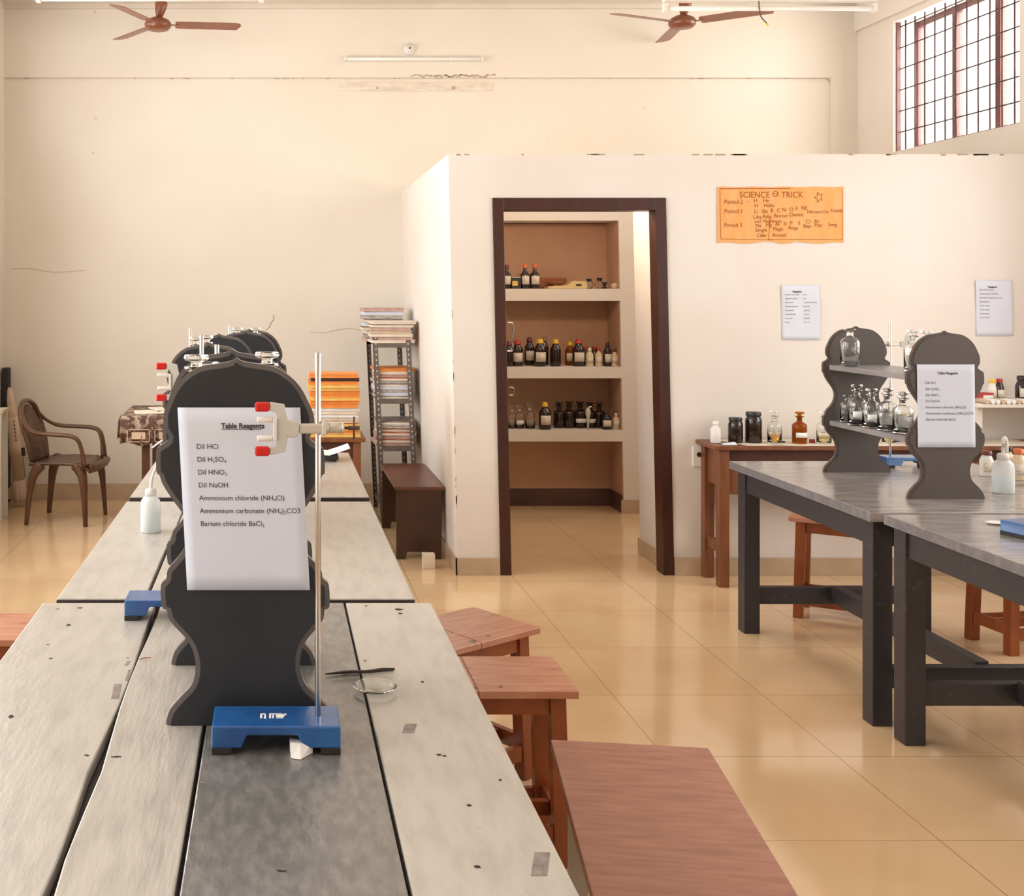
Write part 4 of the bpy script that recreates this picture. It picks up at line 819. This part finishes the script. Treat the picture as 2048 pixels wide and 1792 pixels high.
CN = {'fol_yellow': 'yellow', 'fol_orange': 'orange', 'fol_brown': 'red-brown', 'paper_warm': 'cream', 'paper': 'white', 'card': 'buff', 'fol_black': 'black'}
z = .78; nC = len(cols); TNT = ['topmost', 'second', 'third', 'fourth', 'fifth', 'sixth', 'seventh', 'eighth', 'ninth', 'tenth', 'eleventh', 'twelfth', 'thirteenth', 'fourteenth', 'fifteenth', 'sixteenth', 'seventeenth', 'eighteenth', 'nineteenth']
for i, m_ in enumerate(cols):
    h = .36/nC*(1.25 if m_ in ('fol_orange',) and i in (9, 18) else .98); j = nC-1-i
    mm = m_; x_ = .345+random.uniform(-.008, .008)
    t = thing('file_folder', '%s folder, %s in the stack on the dark desk' % (CN[m_], TNT[j] if j == 0 else TNT[j]+' from the top'), 'folder', (x_, 6.62+random.uniform(-.01, .01), z), random.uniform(-.03, .03), 'folders stacked on the dark desk')
    wx = .142+random.uniform(-.004, .006)
    MB().box((-wx, -.12, 0), (wx, .12, h*.30)).box((-wx, -.12, h*.85), (wx, .12, h-.0004)).build('cover', mm, t, bevel=.001)
    MB().box((-wx+.004, -.117, h*.3), (wx-.003, .117, h*.85)).build('pages', m_ if m_ in ('fol_black', 'fol_orange', 'fol_yellow') else 'paper_warm', t)
    z += h
# cloth-covered desk behind
t = thing('covered_table', 'dark table end with a patterned cloth, left of the black racks', 'table', (-.55, 7.4, 0))
MB().box((-.45, 0, .775), (.75, .75, .80)).build('desktop', 'desk_dark', t)
for x in (-.33, .68):
    for y in (.03, .67): MB().box((x, y, 0), (x+.05, y+.05, .775)).build('leg', 'desk_dark', t)
MB().box((-.30, .04, .70), (.70, .06, .775)).build('apron', 'desk_dark', t)
t = thing('tablecloth', 'brown patterned cloth hanging over the table end at the left', 'tablecloth', (-.55, 7.4, .80))
b_ = MB(); n = 28; v = []
for i in range(n+1):
    x = -.47+.68*i/n; wv = .008*math.sin(i*1.9)
    dz = -.18+.012*math.sin(i*.8)
    v += [(x, .70, .0035), (x, -.004, .0035), (x, -.012+wv, -.02), (x, -.014+wv*1.6, dz)]
b_.add(v, [(4*i+k, 4*i+4+k, 4*i+5+k, 4*i+1+k) for i in range(n) for k in range(3)], True)
v = []
for i in range(13):
    y = .70*i/12; v += [(-.47, y, .0035), (-.482+.006*math.sin(i*2), y, -.03), (-.49+.012*math.sin(i*1.7), y, -.15+.02*math.sin(i*.7))]
b_.add(v, [(3*i+k, 3*i+3+k, 3*i+4+k, 3*i+1+k) for i in range(12) for k in range(2)], True)
o = b_.build('cloth_drape', 'cloth', t, fixn=False); md = o.modifiers.new('solid', 'SOLIDIFY'); md.thickness = .002
v = MB()
for x in (-.42, -.24, -.06, .12): v.box((x, -.0245, -.085), (x+.15, -.0235, -.08)).box((x, -.0245, -.165), (x+.15, -.0235, -.16)).box((x, -.0245, -.165), (x+.005, -.0235, -.08)).box((x+.145, -.0245, -.165), (x+.15, -.0235, -.08)).box((x+.03, -.0245, -.145), (x+.12, -.0235, -.10))
v.build('cloth_border', 'card', t)
for i, (x, y, rz, z) in enumerate([(-.80, 7.62, .2, 0), (-.62, 7.58, -.1, .006), (-.70, 7.75, .4, .012)]):
    fol(i, 3, x, y, .8055+z, .15, .11, .006, 'paper_warm', ['greenish notebook at the far left of the cloth-covered table', 'cream notebook nearest the camera on the cloth-covered table', 'cream notebook lying on top of the other two on the cloth'][i], 'notebooks on the cloth-covered table', rz, 'notebook', 'notebook')
# steel rack by the storeroom corner
RX0, RX1, RY0, RY1 = .70, .965, 7.90, 8.50; RL = .045
t = thing('slotted_rack', 'grey slotted-angle steel rack piled with papers by the storeroom corner', 'rack', (RX0, RY0, 0))
WX, WY, HR = RX1-RX0, RY1-RY0, 1.34
for (x, y, sx, sy) in ((0, 0, 1, 1), (WX, 0, -1, 1), (0, WY, 1, -1), (WX, WY, -1, -1)):
    b_ = MB().box((x, y, 0), (x+sx*.034, y+sy*.002, HR)).box((x, y, 0), (x+sx*.002, y+sy*.034, HR))
    up_ = b_.build('upright', 'angle', t, lean=(RL, 1.0)); h_ = MB()
    for i in range(34): h_.box((x+sx*.015, y-.0012 if sy > 0 else y-.0032, .02+i*.0385), (x+sx*.023, y+.0005 if sy > 0 else y-.0022, .032+i*.0385))
    h_.build('slot_row', 'hole', up_, lean=(RL, 1.0))
RZ = [1.262, .868, .535, .1]
for z in RZ:
    MB().box((.003, .003, z-.004), (WX-.003, WY-.003, z)).box((.003, -.001, z-.032), (WX-.003, .002, z)).box((.003, WY-.002, z-.032), (WX-.003, WY+.001, z)).box((WX-.004, .003, z-.032), (WX-.002, WY-.003, z)).build('shelf', 'angle', t, lean=(RL, 1.0))
def pile(n, z0, ztop, x, y, mats_, wname, grp, wx=.135, wy=.17, jit=.012, shift=0):
    z = z0; nm = {'mag_dark': 'dark', 'newsprint': 'grey printed', 'paper': 'white', 'paper_warm': 'cream', 'mag_pink': 'pinkish', 'mag_red': 'red', 'card': 'buff', 'fol_orange': 'orange'}
    for i in range(n):
        h = (ztop-z0)/n; m_ = mats_[i % len(mats_)]; j = n-1-i
        lb = '%s papers, %s %s' % (nm[m_], 'topmost' if j == 0 else TNT[j]+' from top', wname)
        tt = thing('paper_bundle', lb, 'papers', (x+RL*(1-z)+random.uniform(-jit, jit), y+random.uniform(-jit, jit), z+.0003), random.uniform(-.06, .06), grp)
        k_ = wx*random.uniform(.92, 1.04); b_ = MB(); b_.box((-k_, -wy, 0), (k_, wy, h*.72)); b_.build('pages', 'paper_warm' if m_ in ('mag_red', 'mag_dark') else m_, tt, bevel=.002)
        b_ = MB(); b_.hexa([(-k_-.002, -wy-.004, h*.72), (k_+.004, -wy-.006, h*.72), (k_+.004, wy, h*.72), (-k_-.002, wy, h*.72)], [(-k_-.002, -wy-.004, h*.9), (k_+.004, -wy-.006, h*.98), (k_+.004, wy, h*.98), (-k_-.002, wy, h*.9)]); b_.build('cover', m_, tt)
        z += h
xc = (RX0+RX1)/2
pile(7, RZ[0], RZ[0]+.155, xc+.012, 8.02, ['paper_warm', 'mag_pink', 'paper_warm', 'card', 'mag_pink', 'mag_dark', 'paper_warm'], 'of the front pile on the steel rack top', 'front pile on the rack top', .150, .13)
pile(9, RZ[0], RZ[0]+.245, xc-.022, 8.34, ['mag_pink', 'newsprint', 'paper_warm', 'mag_dark', 'paper', 'mag_dark', 'newsprint', 'paper', 'mag_pink'], 'of the back pile on the steel rack top', 'back pile on the rack top', .145, .14)
pile(10, RZ[1], RZ[1]+.215, xc, 8.1, ['mag_dark', 'paper', 'newsprint', 'paper', 'mag_dark', 'newsprint', 'mag_red', 'mag_pink', 'paper_warm', 'fol_orange'], 'on the second shelf of the steel rack', 'pile on the second rack shelf', .128, .17)
pile(7, RZ[2], RZ[2]+.175, xc, 8.1, ['mag_pink', 'mag_red', 'mag_pink', 'mag_red', 'mag_red', 'newsprint', 'mag_dark'], 'on the third shelf of the steel rack', 'pile on the third rack shelf', .130, .17)
# low brown bench / box stool in front of the rack
t = thing('low_bench', 'low dark brown panel bench in front of the steel rack', 'bench', (.725, 6.80, 0))
MB().box((0, 0, .42), (.30, .95, .44)).build('bench_top', 'bench_brown', t, bevel=.003)
def panel(y):
    poly = [(.01, 0), (.065, 0), (.075, .045), (.20, .045), (.21, 0), (.285, 0), (.285, .42), (.01, .42)]
    MB().prism(poly, y, y+.02).build('end_panel', 'bench_panel', t)
panel(.01); panel(.915)
MB().box((.13, .03, .20), (.15, .915, .42)).build('spine', 'bench_panel', t)
tag(MB().box((-.035, -.03, 0), (.035, .03, .085)).build('paper_box', 'paper_warm', loc=((857-CX)*6.60/F, 6.60, 0), bevel=.002), 'small white carton on the floor in front of the low brown bench', 'box')
# plastic armchair
t = thing('plastic_armchair', 'brown moulded plastic armchair against the back wall at left', 'chair', (-1.475, 8.02, 0), math.radians(-9))
def chair_parts(t):
    b_ = MB(); ns = 14
    rows = []
    for i in range(ns+1):
        u = i/ns; x = -.22+.45*u; zc = .425+.012*math.sin(PI*u)-(.035*max(0, (u-.82)/.18)**2); hw = .19+.03*u
        rows.append([(x, hw*(-1+2*j/8), zc-.012*(1-abs(-1+2*j/8)**2)) for j in range(9)])
    v = [p_ for r_ in rows for p_ in r_]; nv = len(v); v += [(x, y, z-.022) for x, y, z in v]
    fs = [(i*9+j, (i+1)*9+j, (i+1)*9+j+1, i*9+j+1) for i in range(ns) for j in range(8)]; fs += [tuple(nv+k_ for k_ in reversed(f)) for f in fs]
    rim = [j for j in range(9)]+[i*9+8 for i in range(1, ns+1)]+[ns*9+j for j in range(7, -1, -1)]+[i*9 for i in range(ns-1, 0, -1)]
    fs += [(rim[k_], rim[(k_+1) % len(rim)], rim[(k_+1) % len(rim)]+nv, rim[k_]+nv) for k_ in range(len(rim))]
    b_.add(v, fs, True); b_.tube([(.225, -.20, .405), (.238, 0, .40), (.225, .20, .405)], .026, 10); b_.build('seat', 'chair', t)
    # back: arched rim running down into the arms, ribs inside
    b_ = MB(); path = []
    half = [(-.215, .145, .43), (-.235, .165, .55), (-.27, .175, .68), (-.30, .135, .79), (-.315, .06, .835), (-.317, 0, .842)]
    path = half+[(x, -y, z) for x, y, z in reversed(half[:-1])]
    b_.tube(path, .022, 10, flat=.75); bk = b_.build('back_frame', 'chair', t)
    b_ = MB()
    for k_ in range(9):
        u = -1+2*k_/8; y = .13*u; top = .82-.085*abs(u)**2.2
        b_.tube([(-.20, y*.95, .42), (-.225, y, .55), (-.27, y*1.02, .69), (-.308, y*.92, top)], [.0145, .0145, .0145, .011], 6, flat=.45)
    b_.build('back_slats', 'chair', t)
    b_ = MB(); v = []
    for (x, hw, z) in [(-.205, .135, .42), (-.232, .15, .55), (-.275, .155, .69), (-.302, .115, .775), (-.312, .05, .81)]: v += [(x, hw*(-1+2*j/6), z) for j in range(7)]
    nv = len(v); v += [(x-.006, y, z) for x, y, z in v]; fs = [(i*7+j, i*7+j+1, (i+1)*7+j+1, (i+1)*7+j) for i in range(4) for j in range(6)]
    b_.add(v, fs+[tuple(nv+q for q in reversed(f)) for f in fs], True); b_.build('back_panel', 'chair', t)
    for s_ in (-1, 1):
        b_ = MB(); b_.tube([(-.29, s_*.150, .76), (-.24, s_*.195, .69), (-.16, s_*.235, .645), (-.02, s_*.25, .635), (.10, s_*.25, .628), (.155, s_*.245, .60), (.18, s_*.235, .53), (.195, s_*.22, .42)], [.016, .02, .024, .025, .025, .025, .022, .026], 10, flat=.6); b_.build('armrest', 'chair', t)
        for (xt, xb, w0) in ((.18, .205, .048), (-.185, -.225, .052)):
            b_ = MB(); b_.tube([(xt*.72, s_*.185, .415), (xt*.98, s_*.205, .34), ((xt+xb)/2, s_*.215, .2), (xb, s_*.225, .0)], [w0*1.05, w0*.75, w0*.5, w0*.36], 8, flat=.8); b_.build('leg', 'chair', t)
chair_parts(t)
# ------------------------------------------------------------------ far left corner: white table, rocket model
t = thing('white_table', 'white-legged table cut off by the left photo edge', 'table', (-2.08, 7.95, 0))
MB().box((0, 0, .76), (.15, .22, .785)).build('tabletop', 'paper_warm', t, bevel=.002)
for y in (.01, .17): MB().box((.105, y, 0), (.143, y+.04, .76)).build('leg', 'white_metal', t)
for y in (.01, .17): MB().box((.01, y, 0), (.04, y+.04, .76)).build('leg', 'white_metal', t)
t = thing('model_rocket', 'tall pale cardboard rocket model leaning in the back left corner', 'model rocket', (-1.925, 8.52, .02), 0, tilt=(0, math.radians(-5.5), 0))
MB().lathe([(.034, .66), (.036, .67), (.028, .80), (.020, .86), (.014, .88), (.001, .885)], 20, cap=False).build('nose_cone', 'card', t)
MB().lathe([(.001, .18), (.043, .18), (.043, .36), (.046, .362), (.046, .46), (.043, .462), (.041, .47), (.040, .66), (.001, .665)], 20, cap=False).build('rocket_body', 'card', t)
MB().lathe([(.001, .02), (.055, .02), (.06, .04), (.048, .18), (.001, .182)], 20, cap=False).build('rocket_skirt', 'card', t)
for a in (0, PI/2, PI, 3*PI/2): MB().prism([(.04, .03), (.11, .05), (.105, .09), (.04, .17)], -.003, .003, Matrix.Rotation(a, 4, 'Z')).build('fin', 'card', t)
b_ = MB()
for i in range(6): b_.box((.016, -.0405, .48+i*.028), (.022, -.036, .495+i*.028))
b_.box((.050, -.004, .19), (.053, .004, .40)).box((.045, -.01, .36), (.07, .01, .42)); b_.build('dark_markings', 'cap_black', t)
tag(MB().lathe([(.001, 0), (.040, 0), (.045, .02), (.04, .12), (.038, .30), (.030, .34), (.001, .36)], 18, cap=False).build('rocket_booster', 'card', loc=(-2.03, 8.30, 0)), 'short pale cardboard booster standing by the white table leg', 'model rocket')
t = thing('black_case', 'narrow black case standing behind the rocket in the corner', 'case', (-2.068, 8.68, 0)); MB().box((-.03, -.05, 0), (.02, .05, 1.04)).build('case_body', 'rubber', t, bevel=.01); MB().box((.0, -.054, .5), (.02, -.05, .6)).build('case_handle', 'steel', t)
# ------------------------------------------------------------------ fans and tube lights
def fan(label, X, Y, Z, phi, R):
    t = thing('ceiling_fan', label, 'ceiling fan', (X, Y, Z), 0, 'brown ceiling fans')
    MB().lathe([(.001, -.045), (.05, -.045), (.075, -.038), (.094, -.018), (.096, .0), (.094, .012), (.08, .03), (.055, .042), (.04, .05), (.001, .052)], 32, cap=False).build('motor_housing', 'fan', t)
    MB().lathe([(.016, .05), (.022, .055), (.035, .09), (.045, .14), (.043, .165), (.020, .172)], 20, M4=Matrix.Rotation(.16, 4, 'Y')).build('lower_canopy', 'fan', t)
    MB().cyl((0, 0, .05), (0, 0, ZC-Z-.05), .010).build('down_rod', 'fan', t)
    MB().lathe([(.02, ZC-Z-.09), (.05, ZC-Z-.03), (.055, ZC-Z-.001)], 20).build('ceiling_canopy', 'fan', t)
    for k_ in range(3):
        a = phi+k_*2*PI/3; rot = Matrix.Rotation(a, 4, 'Z')
        b_ = MB().box((.085, -.018, -.004), (.15, .018, .0), rot)
        b_.build('blade_arm', 'fan', t)
        tw = rot @ Matrix.Rotation(math.radians(-11), 4, 'X'); b_ = MB()
        b_.slab([(.125, -.045), (.14, -.055), (R-.05, -.062), (R-.01, -.05), (R, -.02), (R-.03, .055), (.14, .055), (.125, .045)], -.003, .002, tw); b_.build('blade', 'fan', t, bevel=.001)
fan('left brown ceiling fan, seen against the bare back wall', (316-CX)/278, 8.09, 3.545, math.radians(7), .60)
fan('right brown ceiling fan, just behind the hanging tube light', (1364-CX)/278, 8.09, 3.56, math.radians(-36), .63)
def tube_light(label, xc_, Y, z):
    t = thing('tube_light', label, 'tube light', (xc_, Y, z), 0, 'hanging tube lights')
    MB().box((-.605, -.025, .043), (.605, .025, .062)).build('housing', 'white_metal', t, bevel=.003)
    MB().cyl((-.585, 0, .005), (.585, 0, .005), .014, n=16).build('tube', 'tube', t)
    for x in (-.595, .595): MB().box((x-.012, -.018, -.015), (x+.012, .018, .035)).build('tube_holder', 'white_metal', t, bevel=.002)
    for x in (-.55, .55): MB().cyl((x, 0, .055), (x, 0, ZC-z), .006).build('hanger_rod', 'white_metal', t)
tube_light('hanging tube light in front of the right ceiling fan', (1540-CX)*6.4/F, 6.4, EYE+(CY-19)*6.4/F)
tube_light('hanging tube light at the top edge, in front of the left fan', (300-CX)*6.0/F, 6.0, EYE+(CY+1)*6.0/F)
t = thing('dangling_wire', 'loose dark wire with a yellow end dangling beside the right tube light', 'wire', P(1519, 0, 6.38))
k_ = 6.38/F
MB().tube([(-.02, 0, .60-.0), (-.01, 0, .2), (-.004, 0, 0), (.0, 0, -18*k_), (.008, 0, -33*k_), (.04, 0, -46*k_)], .0035, 8).build('wire', 'wire', t)
MB().tube([(.04, 0, -46*k_), (.048, 0, -52*k_)], .006, 8).build('wire_tip', 'yellow', t)
# wall tube light and round holder on back wall
t = thing('wall_tube_light', 'unlit tube light on the upper back wall', 'tube light', P(826, 120, YF))
MB().box((-.545, -.03, -.013), (.545, 0, .013)).build('housing', 'wall', t, bevel=.003)
MB().cyl((-.52, -.04, 0), (.52, -.04, 0), .012).build('tube', 'tube', t)
for x in (-.53, -.29, .29, .53): MB().box((x-.008, -.05, -.015), (x+.008, -.0, .015)).build('tube_clip', 'white_metal', t)
t = thing('bulb_holder', 'round white bulb holder above the wall tube light', 'lamp holder', P(818, 99, YF))
RM = Matrix.Rotation(PI/2, 4, 'X')
MB().lathe([(.001, 0), (.045, 0), (.045, .012), (.036, .02), (.024, .03), (.024, .05), (.001, .05)], 24, cap=False, M4=RM).build('holder_base', 'cap_white', t)
MB().lathe([(.001, .05), (.008, .05), (.008, .053), (.001, .053)], 12, cap=False, M4=RM).build('socket', 'wire', t)

# unseen bulb added behind the partition to brighten the storeroom
t = thing('fill_bulb', 'added warm fill bulb above the door inside the storeroom', 'lamp', (1.75, YP+.12, 2.28))
MB().lathe([(.001, 0), (.04, 0), (.04, .012), (.02, .02), (.018, .045), (.001, .045)], 20, cap=False, M4=Matrix.Rotation(-PI/2, 4, 'X')).build('bulb_holder', 'cap_white', t)
bm_ = bpy.data.materials.new('fill_bulb_glow'); nt, N, L, b = nodes(bm_); b.inputs['Emission Color'].default_value = (1, .72, .42, 1); b.inputs['Emission Strength'].default_value = 6
MB().lathe([(.001, .045), (.012, .047), (.014, .06), (.029, .085), (.030, .1), (.02, .12), (.001, .128)], 20, cap=False, M4=Matrix.Rotation(-PI/2, 4, 'X')).build('bulb', bm_, t)
d = bpy.data.lights.new('bulb_fill_light', 'POINT'); d.energy = 34; d.color = (1, .72, .48); d.shadow_soft_size = .06  # added fill light for the storeroom
o = bpy.data.objects.new('bulb_fill_light', d); C.objects.link(o); o.location = (1.75, YP+.36, 2.26)
